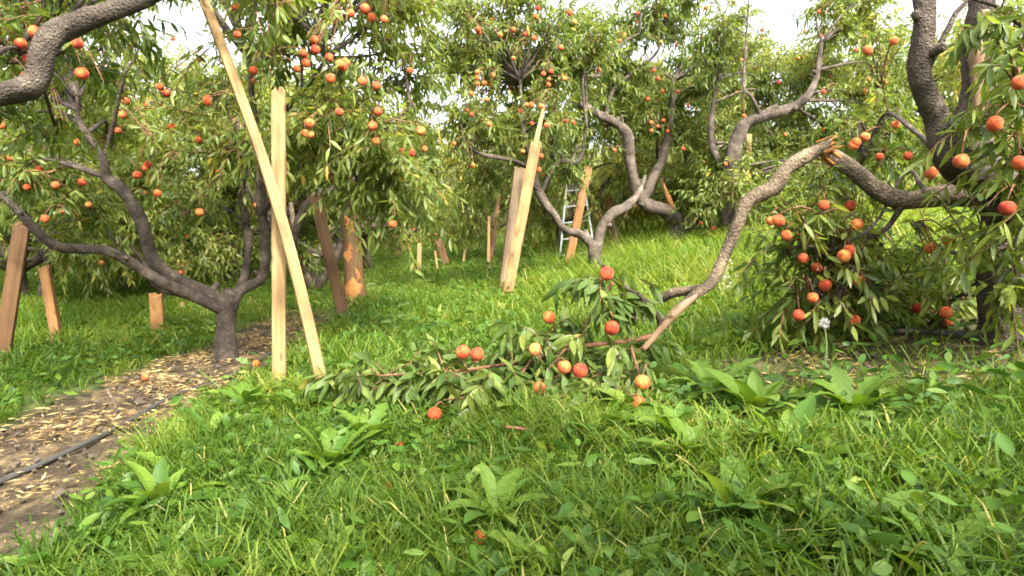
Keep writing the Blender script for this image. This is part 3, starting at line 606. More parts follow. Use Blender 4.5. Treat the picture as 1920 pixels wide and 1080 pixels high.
# its pale limb and those of the next tree, which show clearly
def extra_limb(root, pts, rad, seed, mat='barkfar', seg=9):
    V, fs = tube(pts, rad, seg, .03, .08, seed); obj('limb', mesh('limb', V - np.array(root.location), fs, M[mat]), root)
extra_limb(tG, PL([(592, 545, 9.15), (575, 520, 9.1), (562, 480, 9.05), (552, 440, 9.0), (545, 380, 9)]), [.075, .065, .055, .05, .03], 41, 'barklight')
extra_limb(tG, PL([(592, 548, 9.15), (608, 520, 9.0), (632, 480, 8.9), (640, 440, 8.8), (655, 380, 8.6), (680, 345, 8.5)]), [.07, .06, .055, .05, .04, .02], 42)
extra_limb(tG, PL([(545, 475, 8.6), (555, 430, 8.4), (575, 385, 8.3), (600, 362, 8.2), (640, 350, 8.2), (665, 335, 8.2), (700, 300, 8.2)]), [.06, .058, .055, .05, .045, .04, .02], 43, 'bark')
tH = generic_tree('peach tree with a thin dark limb rising behind the peeled log post', base_at(650, 11.8), 302, 32, .44, 28, 14, zmin=.8, R=1.8)
extra_limb(tH, PL([(690, 500, 11.3), (682, 450, 11), (690, 432, 10.6), (712, 415, 10.5), (728, 395, 10.4)]), [.07, .065, .05, .045, .02], 44)
tJ = generic_tree('leafy peach tree hanging low over the grass at the far left edge', base_at(30, 7.7), 303, 54, .44, 28, 14, zmin=.35, R=2.0, boxy=True)
extra_limb(tJ, PL([(80, 600, 7.7), (85, 530, 7.5), (92, 490, 7.4), (75, 470, 7.3), (40, 465, 7.2)]), [.07, .06, .05, .04, .02], 45)
generic_tree('leafy peach tree low behind the left trunk and the short orange post', base_at(230, 8.9), 304, 56, .46, 28, 14, zmin=.35, R=2.1, boxy=True)
generic_tree('bushy peach tree hanging to the grass between the left trunk and the upright board', base_at(430, 9.8), 305, 52, .46, 28, 14, zmin=.35, R=2.0, boxy=True)

# ---- rows farther back: four built once, copied as individuals
protos = [generic_tree('peach tree in the far rows', (0, 0, 0), 320 + k, 46, .5, 26, 14, 1, .105, .034, 28, 3.1, 2.1, 'peach trees of the far rows', .42, True) for k in range(4)]
def copy_tree(o, parent=None):
    c = o.copy(); COL.objects.link(c); c.parent = parent
    for ch in o.children: copy_tree(ch, c)
    return c
spots = []
rs = random.Random(4)
for px, d, lab in [(925, 16.0, 'peach tree behind the pair of thin boards left of the leaning plank'), (1150, 12.0, 'peach tree behind the ladder in the middle'), (1050, 12.6, 'peach tree in full leaf directly behind the leaning brown plank by the ladder'),
                   (745, 17.0, 'peach tree behind the lone pale stake at the end of the alley'), (600, 15.0, 'peach tree behind the peeled log post, second row'), (450, 12.0, 'peach tree behind the big left tree'),
                   (1290, 12.8, 'peach tree behind the split stump'), (1450, 11.5, 'peach tree on the rise behind the broken limb'), (1640, 10.5, 'peach tree on the rise behind the low hanging peaches at right'),
                   (120, 12.5, 'peach tree behind the brown props at far left'), (1830, 9.0, 'peach tree behind the stout right trunk'), (-60, 10.5, 'peach tree at the left edge behind the dark prop')]:
    spots.append((px, d, lab))
far = 'peach tree too far back to tell from its row'
for d in (20.5, 25, 31):
    for px in range(60, 1900, int(4300 / d)):
        spots.append((px + rs.uniform(-40, 40), d + rs.uniform(-1, 1), far))
BEHIND = [(-2.3, -1.5, 'peach tree standing behind the viewpoint to the left'), (2.2, -1.7, 'peach tree standing behind the viewpoint to the right')]
used = set()
for i, (px, d, lab) in enumerate(spots):
    k = i % 4
    o = protos[k] if k not in used else copy_tree(protos[k]); used.add(k)
    o.location = tuple(base_at(px, d)); o.rotation_euler = (0, 0, rs.uniform(0, 6.28)); s = rs.uniform(.88, 1.08) * (1.15 if d < 13 and 900 < px < 1200 else .95); o.scale = (s, s, s)
    o['label'] = lab; o['group'] = 'peach trees of the far rows'

for k, (x, y, lab) in enumerate(BEHIND):                    # the row goes on behind the viewer and dapples the foreground
    o = copy_tree(protos[k + 1]); o.location = tuple(ground(x, y)); o.rotation_euler = (0, 0, 2.0 + k); o.scale = (.95, .95, 1.35); o['label'] = lab

# ------------------------------------------------------------------ the broken, fallen limb
dX = 3.0
bX = G(1215, 690)
fb = thing('fallen_branch', 'broken peach limb fallen onto the grass, bark stripped, wilting leaves and peaches at its tip', 'branch', bX)
def fpart(name, pts, rad, mat, seed, seg=12, ragged=0.0, bump=.08, step=.02, **kw):
    V, fs = tube(pts, [k * .7 for k in rad], seg, step, bump, seed, ragged); return obj(name, mesh(name, V - bX, fs, M[mat]), fb, **kw)
fpart('main_limb', PL([(1556, 268, 2.96), (1515, 292, 2.96), (1474, 318, 2.97), (1456, 346, 2.98), (1440, 358, 2.98), (1410, 371, 2.98), (1397, 384, 2.97), (1386, 412, 2.96), (1360, 475, 2.95), (1335, 528, 2.94), (1300, 556, 2.93), (1255, 596, 2.92), (1228, 628, 2.92), (1205, 656, 2.92)]), [.026, .044, .044, .058, .054, .050, .046, .038, .036, .034, .030, .025, .019, .016], 'barklight', 51, 14, .03)
fpart('stripped_wood', PL([(1306, 553, 2.925), (1280, 575, 2.915), (1255, 597, 2.91), (1228, 629, 2.91), (1204, 657, 2.91)]), [.020, .029, .028, .022, .018], 'stripped', 62, 12, .012, label='pinkish bare wood where the bark is stripped')
def splinters(parent, org, c, d, n, r, ln, seed):
    g = np.random.default_rng(seed); d = unit(np.asarray(d, float))
    for k in range(n):
        o_ = g.normal(0, 1, 3); o_ -= d * (o_ @ d); b_ = c + o_ * r * .55; e_ = b_ + unit(d + g.normal(0, .22, 3)) * ln * g.uniform(.4, 1.1)
        V, fs = tube([b_ - d * .03, (b_ + e_) / 2, e_], [r * .24, r * .13, .001], 5, .02, .04, seed + k); obj('splinter', mesh('splinter', V - org, fs, M['torn']), parent)
splinters(fb, bX, P(1548, 274, 2.965), P(1570, 262, 2.96) - P(1540, 278, 2.965), 11, .026, .085, 500)
splinters(tE, bE, P(1560, 294, dE + .24), P(1535, 274, dE + .25) - P(1575, 305, dE + .23), 16, .034, .10, 520)
fpart('side_limb', PL([(1325, 540, 2.95), (1295, 545, 3.05), (1262, 549, 3.12), (1238, 562, 3.18)]), [.030, .034, .036, .034], 'barklight', 53, 12, .01)
fpart('side_limb', PL([(1238, 612, 2.92), (1232, 590, 2.9), (1200, 555, 2.88), (1160, 530, 2.86), (1138, 512, 2.85), (1122, 488, 2.85)]), [.018, .017, .016, .013, .011, .006], 'bark', 54, 9)
fpart('side_limb', PL([(1150, 528, 2.86), (1128, 560, 2.84), (1105, 595, 2.83), (1092, 628, 2.82)]), [.011, .010, .008, .005], 'twig', 55, 8)
fpart('side_limb', PL([(1225, 630, 2.92), (1170, 640, 2.9), (1090, 650, 2.88), (1000, 672, 2.85), (900, 690, 2.85), (800, 700, 2.85), (705, 704, 2.86)]), [.017, .016, .014, .012, .010, .008, .005], 'twig', 56, 8)
fpart('side_limb', PL([(1180, 640, 2.9), (1190, 675, 2.7), (1200, 710, 2.5), (1195, 745, 2.36)]), [.012, .010, .008, .005], 'twig', 57, 8)
fpart('side_limb', PL([(1170, 575, 2.9), (1185, 595, 2.85), (1215, 600, 2.85)]), [.007, .006, .004], 'barklight', 58, 7)
fpart('side_limb', PL([(1000, 670, 2.85), (960, 720, 2.7), (900, 740, 2.65), (830, 750, 2.6)]), [.009, .008, .006, .004], 'twig', 59, 7)
rX = np.random.default_rng(60)
tw = Acc(); rest = Acc(); sp_, ep_ = [], []
axes = [((1150, 655, 2.88), (1010, 672, 2.85), 26), ((1010, 672, 2.85), (700, 704, 2.86), 38), ((1190, 640, 2.9), (1195, 750, 2.4), 14), ((1150, 530, 2.86), (1092, 630, 2.82), 12), ((1000, 670, 2.85), (830, 750, 2.6), 20), ((1135, 515, 2.85), (1120, 490, 2.85), 5), ((900, 665, 3.05), (650, 690, 3.0), 26), ((1160, 690, 2.7), (1050, 720, 2.6), 14), ((1050, 610, 3.0), (980, 640, 2.95), 14)]
for a, b, n in axes:
    A, B = P(*a), P(*b)
    for k in range(n):
        q = A + (B - A) * rX.random(); g = float(gz(q[0], q[1]))
        v = unit(rX.normal(size=3) * np.array([1, .8, .25])) * rX.uniform(.12, .28)
        e = q + v; e[2] = max(e[2] * .9, float(gz(e[0], e[1])) + rX.uniform(.05, .20)); q[2] = max(q[2] - .04, g + .07)
        sp_.append(q); ep_.append(e)
sp_, ep_ = np.array(sp_), np.array(ep_)
pkX = [P(*q) for q in [(868, 660, 2.92), (895, 664, 2.9), (1003, 655, 2.72), (1058, 688, 2.66), (1088, 695, 2.64), (1205, 717, 2.42), (1197, 757, 2.34), (815, 777, 2.55), (1030, 595, 2.95), (1137, 513, 2.75), (1147, 615, 2.74), (1012, 728, 2.6)]]
dummy = Acc()
lp = []
S = len(sp_); per = 9
shoots_to_leaves(sp_[::2], ep_[::2], rX, 12, .108, .032, .55, 2, tw, rest, mean=.5, peaches=pkX)
shoots_to_leaves(sp_[1::2], ep_[1::2], rX, 9, .10, .030, .7, 2, tw, rest, mean=.42, peaches=pkX)
obj('leaves', rest.mesh('leaves', M['wilt'], bX), fb, kind='stuff')
# the leaves that show largest are pieces of their own
def big_leaf(seed, L=1.0, Wd=.30):
    r = np.random.default_rng(seed); n = 7; V = []; curl = r.uniform(.15, .5); fold = r.uniform(.15, .5); tw_ = r.uniform(-.5, .5)
    for i in range(n + 1):
        t = i / n; w = Wd * .5 * math.sin(math.pi * t ** .85) ** .75 if 0 < t < 1 else .003
        z = -curl * t * t; a = tw_ * t
        for s in (-1, 0, 1): V.append((t * L, s * w * math.cos(a), z + abs(s) * w * fold + s * w * math.sin(a)))
    q = [(3 * i + j, 3 * i + j + 1, 3 * i + 4 + j, 3 * i + 3 + j) for i in range(n) for j in (0, 1)]
    return mesh('leaf', np.array(V), [np.array(q)], M['wilt'], {'rnd': np.full(len(V), r.uniform(.3, .75))})
LEAF = [big_leaf(70 + i) for i in range(7)]
for k in range(230):
    i = rX.integers(S); t = rX.uniform(.2, 1); q = sp_[i] + (ep_[i] - sp_[i]) * t
    d = unit(unit(ep_[i] - sp_[i]) * .4 + rX.normal(0, .6, 3) + np.array([0, -.25, -.15]))
    if min(np.linalg.norm(q + d * .06 - p) for p in pkX) < .075: continue
    rot = Vector(d).to_track_quat('X', 'Z') @ Matrix.Rotation(rX.uniform(-.8, .8), 3, 'X').to_quaternion()
    s = rX.uniform(.085, .13); obj('leaf', LEAF[rX.integers(7)], fb, q - bX, rot.to_euler(), (s, s, s))
for p in pkX:
    B = np.vstack([sp_, ep_]); q = B[np.argmin(np.linalg.norm(B - p, axis=1))]
    V, fs = tube([q, (q + p) / 2 + np.array([0, 0, .04]), p + np.array([0, 0, .03])], [.004, .004, .003], 4, .05, 0, 0); tw.add(V, fs)
    peach_part(fb, p - bX, random.uniform(1.0, 1.2))
obj('twigs', tw.mesh('twigs', M['twig'], bX), fb, kind='stuff')

# ------------------------------------------------------------------ wooden props
def board(label, b, t, w, th, mat, yaw=0.0, jag=0.02, seed=0, bend=0.0, name='prop_board', taper=1.0, group='wooden props under the limbs'):
    w = w * .76; b = np.asarray(b, float); t = np.asarray(t, float); ax = t - b; Ln = np.linalg.norm(ax)
    rng = np.random.default_rng(seed); n = 14; nx = 6; V = []
    for i in range(n + 1):
        f = i / n; wd = w * (1 + (taper - 1) * f) / 2; off = bend * math.sin(math.pi * min(1, f)) if bend else 0
        for k in range(nx + 1):
            x = wd * (2 * k / nx - 1); z = f * Ln
            if i == n: z += rng.uniform(-jag, jag)
            if i == n and rng.random() < .3: z -= jag * 1.2
            V.append((x + off, -th / 2 + rng.uniform(-.001, .001), z))
        for k in range(nx, -1, -1):
            x = wd * (2 * k / nx - 1); z = f * Ln
            if i == n: z += rng.uniform(-jag, jag)
            V.append((x + off, th / 2, z))
    m = 2 * (nx + 1); q = [(i * m + k, i * m + (k + 1) % m, (i + 1) * m + (k + 1) % m, (i + 1) * m + k) for i in range(n) for k in range(m)]
    q += [(n * m + k, n * m + k + 1, n * m + m - 2 - k, n * m + m - 1 - k) for k in range(nx)]
    me = mesh(name, np.array(V), [np.array(q)], M[mat], None, False)
    bv = obj(name, me, None, b, None, None, label=label, category='wooden prop', group=group)
    z = Vector(ax).normalized(); x = Vector((math.cos(yaw), math.sin(yaw), 0)); x = (x - z * x.dot(z)).normalized(); y = z.cross(x)
    bv.rotation_euler = Matrix((x, y, z)).transposed().to_euler()
    md = bv.modifiers.new('worn_edges', 'BEVEL'); md.width = .004; md.segments = 1; md.limit_method = 'ANGLE'
    return bv
def prop(label, bx, by, tx, ty, w, th, mat, d=None, dt=0.0, **kw):
    b = G(bx, by) if d is None else P(bx, by, d)
    if d is not None: b[2] = min(b[2], float(gz(b[0], b[1])))
    tp = P(tx, ty, b[1] + dt); b = b - np.array([0, 0, .05])
    return board(label, b, tp, w, th, mat, **kw)
prop('upright pale pine board with a splintered top, standing at the edge of the bare strip', 523, 742, 522, 168, .098, .028, 'pine', yaw=.12, jag=.035, seed=1)
dv = G(523, 742)[1]; b2 = P(612, 728, dv - .16)
b2[2] = float(gz(b2[0], b2[1])) - .04
board('long bowed pine board leaning left across the upright splintered board', b2, P(372, -25, dv - .10), .085, .035, 'pinegold', .5, .03, 2, bend=.06, taper=.72)
prop('dark brown board leaning left under a limb beside the peeled log post', 650, 607, 590, 366, .15, .04, 'brown', yaw=.3, seed=3)
prop('pale pine plank leaning right, the brightest prop in the middle of the alley', 946, 572, 1005, 268, .135, .028, 'pinegold', yaw=-.1, jag=.03, seed=5, d=6.3)
bq = P(1004, 275, 6.33); board('thin splinter of pale board broken off above the leaning pine plank', bq, P(1021, 192, 6.4), .07, .02, 'pine', -.1, .05, 55, taper=.45)
prop('grey brown plank leaning right close behind the pale pine plank', 943, 535, 975, 315, .17, .05, 'grey', yaw=.3, seed=6, d=7.0)
prop('brown plank leaning right in front of the ladder', 1062, 478, 1103, 312, .15, .05, 'orange', yaw=.2, seed=7, d=9.0)
prop('broad orange board leaning left behind the Y forked tree', 1155, 462, 1139, 362, .17, .04, 'orange', yaw=.1, seed=8, d=10.3)
prop('narrow tan stick crossing behind the broad orange board', 1163, 466, 1147, 400, .06, .03, 'grey', yaw=.1, seed=9, d=10.1)
prop('short tan stake standing in the grass right of the broad orange board', 1176, 447, 1176, 398, .10, .04, 'grey', yaw=.1, seed=10, d=13)
prop('lone pale stake at the end of the alley', 785, 515, 787, 456, .10, .05, 'pine', yaw=.1, seed=11, d=11.6)
prop('brown board leaning left at the end of the alley', 843, 506, 822, 448, .17, .05, 'brown', yaw=.1, seed=12, d=12.0)
prop('thin pale stick beside the leaning brown board at the alley end', 822, 507, 816, 471, .05, .03, 'pine', yaw=.1, seed=13, d=11.8)
prop('tiny pale stake right of the leaning board at the alley end', 867, 500, 872, 468, .06, .03, 'pine', yaw=.1, seed=14, d=12.4)
prop('thin pale stake standing in front of its brown partner, left of the leaning pine plank', 915, 501, 917, 406, .065, .04, 'pine', yaw=.1, seed=15, d=11.0)
prop('thin brown prop crossing behind the pale stake, left of the leaning pine plank', 917, 499, 936, 362, .09, .05, 'brown', yaw=.1, seed=16, d=11.3)
prop('dark brown post leaning right at the left picture edge', -4, 700, 42, 420, .12, .06, 'brown', yaw=.4, seed=17)
prop('greyed post with orange worn patches leaning left in the grass at left', 112, 660, 84, 500, .09, .07, 'orange', yaw=.3, seed=18)
prop('short rusty orange board standing in shade left of the trunk', 297, 640, 292, 552, .14, .04, 'orange', yaw=.1, seed=19)
prop('tiny pale stake in the grass beyond the left trunk', 339, 602, 342, 566, .05, .03, 'pine', yaw=.1, seed=20)
prop('pale upright stake under the limb that sweeps right', 1398, 440, 1404, 252, .095, .04, 'pine', yaw=.1, seed=21, d=8.35)
# the peeled log post
bl = G(668, 575); tl = P(655, 405, bl[1])
lg = thing('log_post', 'thick log post with bark peeling off in orange patches, splintered on top', 'log post', bl, 'wooden props under the limbs')
V, fs = tube([bl - np.array([0, 0, .1]), bl, (bl + tl) / 2, tl], [.128, .125, .115, .10], 14, .03, .03, 77, .05)
obj('post', mesh('post', V - bl, fs, M['brown']), lg)
rl = np.random.default_rng(6)
for f, w, h, a1 in [(.91, .07, .11, .15), (.60, .05, .12, -.1), (.14, .12, .22, .0), (.36, .025, .09, .5)]:
    nu = 9; nv = 15; V = []; ph = rl.uniform(0, 6, 4)
    for i in range(nv):
        v = i / (nv - 1) * 2 - 1; e = max(0.02, (1 - abs(v) ** 2.2))
        l_ = -e * (.75 + .3 * math.sin(5 * v + ph[0]) + .2 * rl.normal()); r_ = e * (.75 + .3 * math.sin(4 * v + ph[1]) + .2 * rl.normal())
        sh = .25 * math.sin(2.2 * v + ph[2]); c = bl + (tl - bl) * min(1.0, max(0.0, f + v * h * .9))
        R = .128 - .026 * (f + v * h) + .006
        for j in range(nu):
            u = l_ + (r_ - l_) * j / (nu - 1); a = -math.pi / 2 + a1 + sh + u * w / .10
            V.append(c + np.array([math.cos(a) * R, math.sin(a) * R, 0]))
    q = [(i * nu + j, i * nu + j + 1, (i + 1) * nu + j + 1, (i + 1) * nu + j) for i in range(nv - 1) for j in range(nu - 1)]
    obj('peeled_patch', mesh('peeled_patch', np.array(V) - bl, [np.array(q)], M['torn']), lg)

# ------------------------------------------------------------------ orchard ladder
bl_ = P(1085, 462, 10.2); bl_[2] = float(gz(bl_[0], bl_[1]))
ld = thing('orchard_ladder', 'white aluminium tripod ladder standing under the tree behind the Y forked trunk', 'ladder', bl_)
def bar(name, a, b, w, t, parent=ld, org=bl_, mat='alu'):
    V, fs = tube([a, (np.asarray(a) + b) / 2, b], [w, w, w], 8, .3, 0, 0)
    return obj(name, mesh(name, V - org, fs, M[mat]), parent)
L0, L1 = P(1049, 466, 10.2), P(1068, 290, 10.5); R0, R1 = P(1117, 466, 10.2), P(1086, 290, 10.5)
L0[2] = float(gz(L0[0], L0[1])) ; R0[2] = float(gz(R0[0], R0[1]))
bar('rail', L0, L1, .016, 0); bar('rail', R0, R1, .016, 0); bar('rear_leg', P(1077, 295, 10.5), ground(P(1090, 460, 11.6)[0], 11.6), .015, 0)
for k in range(7):
    f = .06 + .15 * k; bar('step', L0 + (L1 - L0) * f, R0 + (R1 - R0) * f, .013, 0)

# ------------------------------------------------------------------ irrigation hose, riser, small ground things
hp = [G(*q) for q in [(-120, 960), (0, 905), (120, 852), (240, 792), (330, 742), (440, 702), (500, 668), (540, 640)]]
hp = [p + np.array([0, 0, .004]) for p in hp]
V, fs = tube(hp, [.0125] * len(hp), 8, .06, .01, 3); obj('irrigation_hose', mesh('irrigation_hose', V, fs, M['hose']), label='black irrigation hose running along the bare strip at left', category='hose')
hp = [G(*q) + np.array([0, 0, .02]) for q in [(1560, 640), (1640, 632), (1700, 630), (1770, 633), (1850, 640), (1960, 655)]]
V, fs = tube(hp, [.014] * len(hp), 8, .06, .01, 4); obj('irrigation_hose', mesh('irrigation_hose', V, fs, M['hose']), label='black irrigation hose lying under the low peach leaves at right', category='hose')
rb = G(215, 778)
V, fs = tube([rb - np.array([0, 0, .02]), P(216, 760, rb[1]), P(208, 745, rb[1]), P(200, 728, rb[1])], [.012, .011, .014, .010], 8, .02, .1, 5); ro = thing('broken_stub', 'short pale gnarled stub sticking up from the bare strip', 'stub', rb)
obj('stem', mesh('stem', V - rb, fs, M['barklight']), ro)
V, fs = tube([rb, P(205, 790, rb[1] - .05), P(185, 800, rb[1] - .1)], [.008, .007, .004], 6, .02, .1, 6); obj('root', mesh('root', V - rb, fs, M['bark']), ro)
tb = G(950, 815); tb = P(950, 800, 2.25)
V, fs = tube(PL([(948, 800, 2.25), (975, 804, 2.25), (1003, 808, 2.25)]), [.007, .007, .006], 7, .02, .12, 7); tk = thing('fallen_twig', 'short forked reddish twig lying on the grass in front of the fallen branch', 'twig', tb)
obj('stem', mesh('stem', V - tb, fs, M['twig']), tk)
V, fs = tube(PL([(985, 806, 2.25), (995, 822, 2.22), (1003, 840, 2.18)]), [.005, .005, .003], 6, .02, .1, 8); obj('fork', mesh('fork', V - tb, fs, M['twig']), tk)
def lone_peach(px, py, label, s=1.0, lift=.0, d=None):
    p = G(px, py) if d is None else P(px, py, d)
    o = obj('fallen_peach', PEACH[random.randrange(4)], None, p + np.array([0, 0, lift]), (random.uniform(0, 3), random.uniform(0, 3), 0), (s, s, s), label=label, category='peach', group='fallen peaches')
lone_peach(480, 690, 'fallen peach on the bare soil between the left trunk and the upright board', 1, .03)
lone_peach(272, 716, 'small fallen peach where grass meets the bare strip at left', .8, .03)
lone_peach(900, 1008, 'orange fallen peach half sunk in grass at the bottom centre', .7, 0, 1.62)
lone_peach(748, 860, 'small yellow orange fallen peach in the grass left of centre', .6, .055)
lone_peach(1832, 962, 'pale orange fallen peach at the bottom right', 1.0, 0, 1.45)
lone_peach(728, 943, 'tiny pale fallen fruit deep in the foreground grass', .45, .055)
lone_peach(1776, 612, 'fallen peach on the soil beneath the low leaves at right', .9, .02)
lone_peach(1602, 622, 'dark red fallen peach in the weeds left of the hose at right', .8, .02)
# dandelion clock
db = G(1546, 690); dt_ = P(1545, 606, db[1]); dn = thing('dandelion_clock', 'single white dandelion seed head on a tall stem in front of the low peaches', 'dandelion', db)
V, fs = tube([db, (db + dt_) / 2 + np.array([.01, 0, 0]), dt_], [.004, .0035, .003], 6, .03, 0, 1); obj('stem', mesh('stem', V - db, fs, M['stem']), dn)
a = Acc(); r_ = np.random.default_rng(3); dv = unit(r_.normal(size=(150, 3)))
V, fs, rv = leaves(np.repeat((dt_ - db)[None], 150, 0) + dv * .006, dv, np.full(150, .021), np.full(150, .004), np.full(150, .9), 1, rng=r_, curl=0); a.add(V, fs, rv)
obj('seed_head', a.mesh('seed_head', M['white']), dn)
# whitish flowering weed behind the broken limb
wb = G(1362, 575); wt = thing('white_flowering_weed', 'whitish flower spikes in tall grass behind the broken limb', 'weed', wb)
for k, (px, py) in enumerate([(1352, 520), (1365, 508), (1377, 530), (1358, 548)]):
    tp = P(px, py, wb[1]) ; V, fs = tube([wb + np.array([.01 * k, 0, 0]), (wb + tp) / 2, tp], [.003, .003, .002], 5, .05, 0, 1); obj('stem', mesh('stem', V - wb, fs, M['stem']), wt)
    a = Acc(); n = 22; pos = (tp - wb)[None] + r_.normal(0, 1, (n, 3)) * np.array([.02, .02, .045]); dv = unit(r_.normal(size=(n, 3)))
    V, fs, rv = leaves(pos, dv, np.full(n, .018), np.full(n, .010), np.full(n, .9), 1, rng=r_, curl=0); a.add(V, fs, rv); obj('flower_spike', a.mesh('flower_spike', M['white']), wt, kind='stuff')

# ------------------------------------------------------------------ grass and low plants
def scatter(n, y0, y1, rng, wide=.92, side=1.2):
    y = np.sqrt(rng.uniform(y0 * y0, y1 * y1, n)); x = rng.uniform(-1, 1, n) * (wide * y + side)
    return x, y
def grass_blades(n, y0, y1, seed, hmean, width, detail, acc, mean=.45):
    rng = np.random.default_rng(seed); x, y = scatter(n, y0, y1, rng)
    D = dirt(x, y); clump = hashn(x * 2.2 + 3, y * 2.2)
    keep = (rng.random(n) > D * 1.05) & (rng.random(n) < .72 + .4 * clump)
    keep &= ~((D > .45) & (rng.random(n) < .85))
    x, y, clump = x[keep], y[keep], clump[keep]; n = len(x)
    tall = 1 + .85 * np.clip((x - .1) / 1.2, 0, 1) * np.clip((y - 3.5) / 2, 0, 1) + .25 * np.clip((-x - 2.9) / .6, 0, 1)
    soil_near = np.clip(dirt(x, y + .25) + dirt(x, y + .5) + dirt(x + .25, y), 0, 1)
    h = hmean * tall * (1 - .45 * soil_near) * (1 + .35 * clump) * rng.uniform(.55, 1.35, n)
    pos = np.stack([x, y, gz(x, y) - .01], 1)
    lean = rng.normal(0, .42, (n, 2)); bend = rng.uniform(.2, 1.5, n)
    az = rng.uniform(0, 6.28, n); s = np.stack([np.cos(az), np.sin(az), np.zeros(n)], 1) * (width * rng.uniform(.6, 1.4, n))[:, None]
    dl = np.stack([lean[:, 0], lean[:, 1], np.ones(n)], 1)
    r = np.clip(mean + .30 * np.clip(hashn(x * .9, y * .9 + 5), -1, 1) + .12 * np.clip((x - .3) / 1.5, 0, 1) + rng.normal(0, .16, n), 0, 1)
    dry = rng.random(n) < .015; r[dry] = 1.0
    hh = h[:, None]; out = unit(np.stack([lean[:, 0], lean[:, 1], np.zeros(n)], 1) + 1e-4)
    p1 = pos + dl * hh * .5; p2 = pos + dl * hh * .92 + out * hh * (bend * .38)[:, None] - np.array([0, 0, 1.0]) * hh * (bend * .22)[:, None]
    if detail:
        p15 = pos + dl * hh * .8 + out * hh * (bend * .12)[:, None]
        V = np.stack([pos - s * .8, pos + s * .8, p1 - s, p1 + s, p15 - s * .7, p15 + s * .7, p2], 1); k = 7
        f4 = [(0, 1, 3, 2), (2, 3, 5, 4)]; f3 = [(4, 5, 6)]
    else:
        V = np.stack([pos - s, pos + s, p2], 1); k = 3; f4 = []; f3 = [(0, 1, 2)]
    base = (np.arange(n) * k)[:, None, None]
    fs = [(base + np.array(f3)[None]).reshape(-1, 3)]
    if f4: fs.append((base + np.array(f4)[None]).reshape(-1, 4))
    acc.add(V.reshape(-1, 3), fs, np.repeat(r, k))
ga = Acc()
grass_blades(110000, .35, 3.4, 201, .135, .0025, 1, ga, .40)
grass_blades(90000, 3.2, 8, 202, .17, .0040, 1, ga, .47)
grass_blades(90000, 8, 16, 203, .24, .0075, 0, ga, .47)
grass_blades(60000, 16, 34, 204, .26, .016, 0, ga, .47)
obj('grass', ga.mesh('grass', M['grass']), kind='stuff', label='tall green grass covering the orchard floor', category='grass')
# small broad leaves between the blades (clover, chickweed, young dandelion)
ca = Acc()
def cover(n, y0, y1, seed, L, Wd, hz, detail):
    rng = np.random.default_rng(seed); x, y = scatter(n, y0, y1, rng)
    D = dirt(x, y); k = (rng.random(n) > D * 1.1) & (rng.random(n) < .55 + .6 * hashn(x * 1.6 + 9, y * 1.6)); x, y = x[k], y[k]; n = len(x)
    pos = np.stack([x, y, gz(x, y) + rng.uniform(.01, hz, n)], 1)
    d = unit(np.stack([rng.normal(size=n), rng.normal(size=n), rng.uniform(-.2, .9, n)], 1))
    r = np.clip(rng.normal(.42, .2, n) + .15 * hashn(x, y), 0, .97)
    V, fs, rv = leaves(pos, d, L * rng.uniform(.5, 1.4, n), Wd * rng.uniform(.6, 1.3, n), r, detail, .15, .5, rng); ca.add(V, fs, rv)
cover(22000, .4, 3.6, 211, .066, .025, .12, 2)
cover(30000, 3.6, 8, 212, .09, .036, .15, 1)
cover(16000, 8, 16, 213, .13, .05, .2, 1)
obj('ground_cover', ca.mesh('ground_cover', M['weed']), kind='stuff', label='low leafy clover and weeds between the grass', category='ground cover')
# litter, clods and pebbles on the bare strip
la = Acc(); r_ = np.random.default_rng(220)
n = 130000; x = r_.uniform(-2.9, 2.8, n); y = r_.uniform(.8, 7.5, n); k = r_.random(n) < dirt(x, y) * np.clip(0.3 + .9 * hashn(x * 2.3, y * 2.3), .04, 1); x, y = x[k], y[k]; n = len(x)
V, fs, rv = leaves(np.stack([x, y, gz(x, y) + r_.uniform(0.0, .02, n)], 1), np.stack([r_.normal(size=n), r_.normal(size=n), r_.uniform(-.1, .25, n)], 1), r_.uniform(.01, .07, n), r_.uniform(.002, .011, n), r_.random(n), 1, .2, .2, r_)
la.add(V, fs, rv); obj('dry_leaf_litter', la.mesh('dry_leaf_litter', M['straw']), kind='stuff', label='dry straw coloured leaf litter scattered on the bare soil', category='leaf litter')
sa = Acc(); n = 2600; x = r_.uniform(-2.9, 2.6, n); y = r_.uniform(1.2, 7.5, n); k = r_.random(n) < dirt(x, y); x, y = x[k], y[k]
ico = np.array([(1, 0, 0), (-1, 0, 0), (0, 1, 0), (0, -1, 0), (0, 0, 1), (0, 0, -1), (.6, .6, .5), (-.6, .6, .5), (-.6, -.6, .5), (.6, -.6, .5)], float)
icf = np.array([(4, 6, 7), (4, 7, 8), (4, 8, 9), (4, 9, 6), (6, 0, 2), (6, 2, 7), (7, 2, 1), (7, 1, 8), (8, 1, 3), (8, 3, 9), (9, 3, 0), (9, 0, 6), (5, 2, 0), (5, 1, 2), (5, 3, 1), (5, 0, 3)])
for xx, yy in zip(x, y):
    s = r_.uniform(.005, .02) * (1.6 if r_.random() < .06 else 1)
    sa.add(ico * s * r_.uniform(.6, 1.3, (10, 3)) + np.array([xx, yy, float(gz(xx, yy)) + .0]), [icf])
obj('soil_clods', sa.mesh('soil_clods', M['stone'], smooth=False), kind='stuff', label='small clods and pebbles on the bare soil', category='clods')

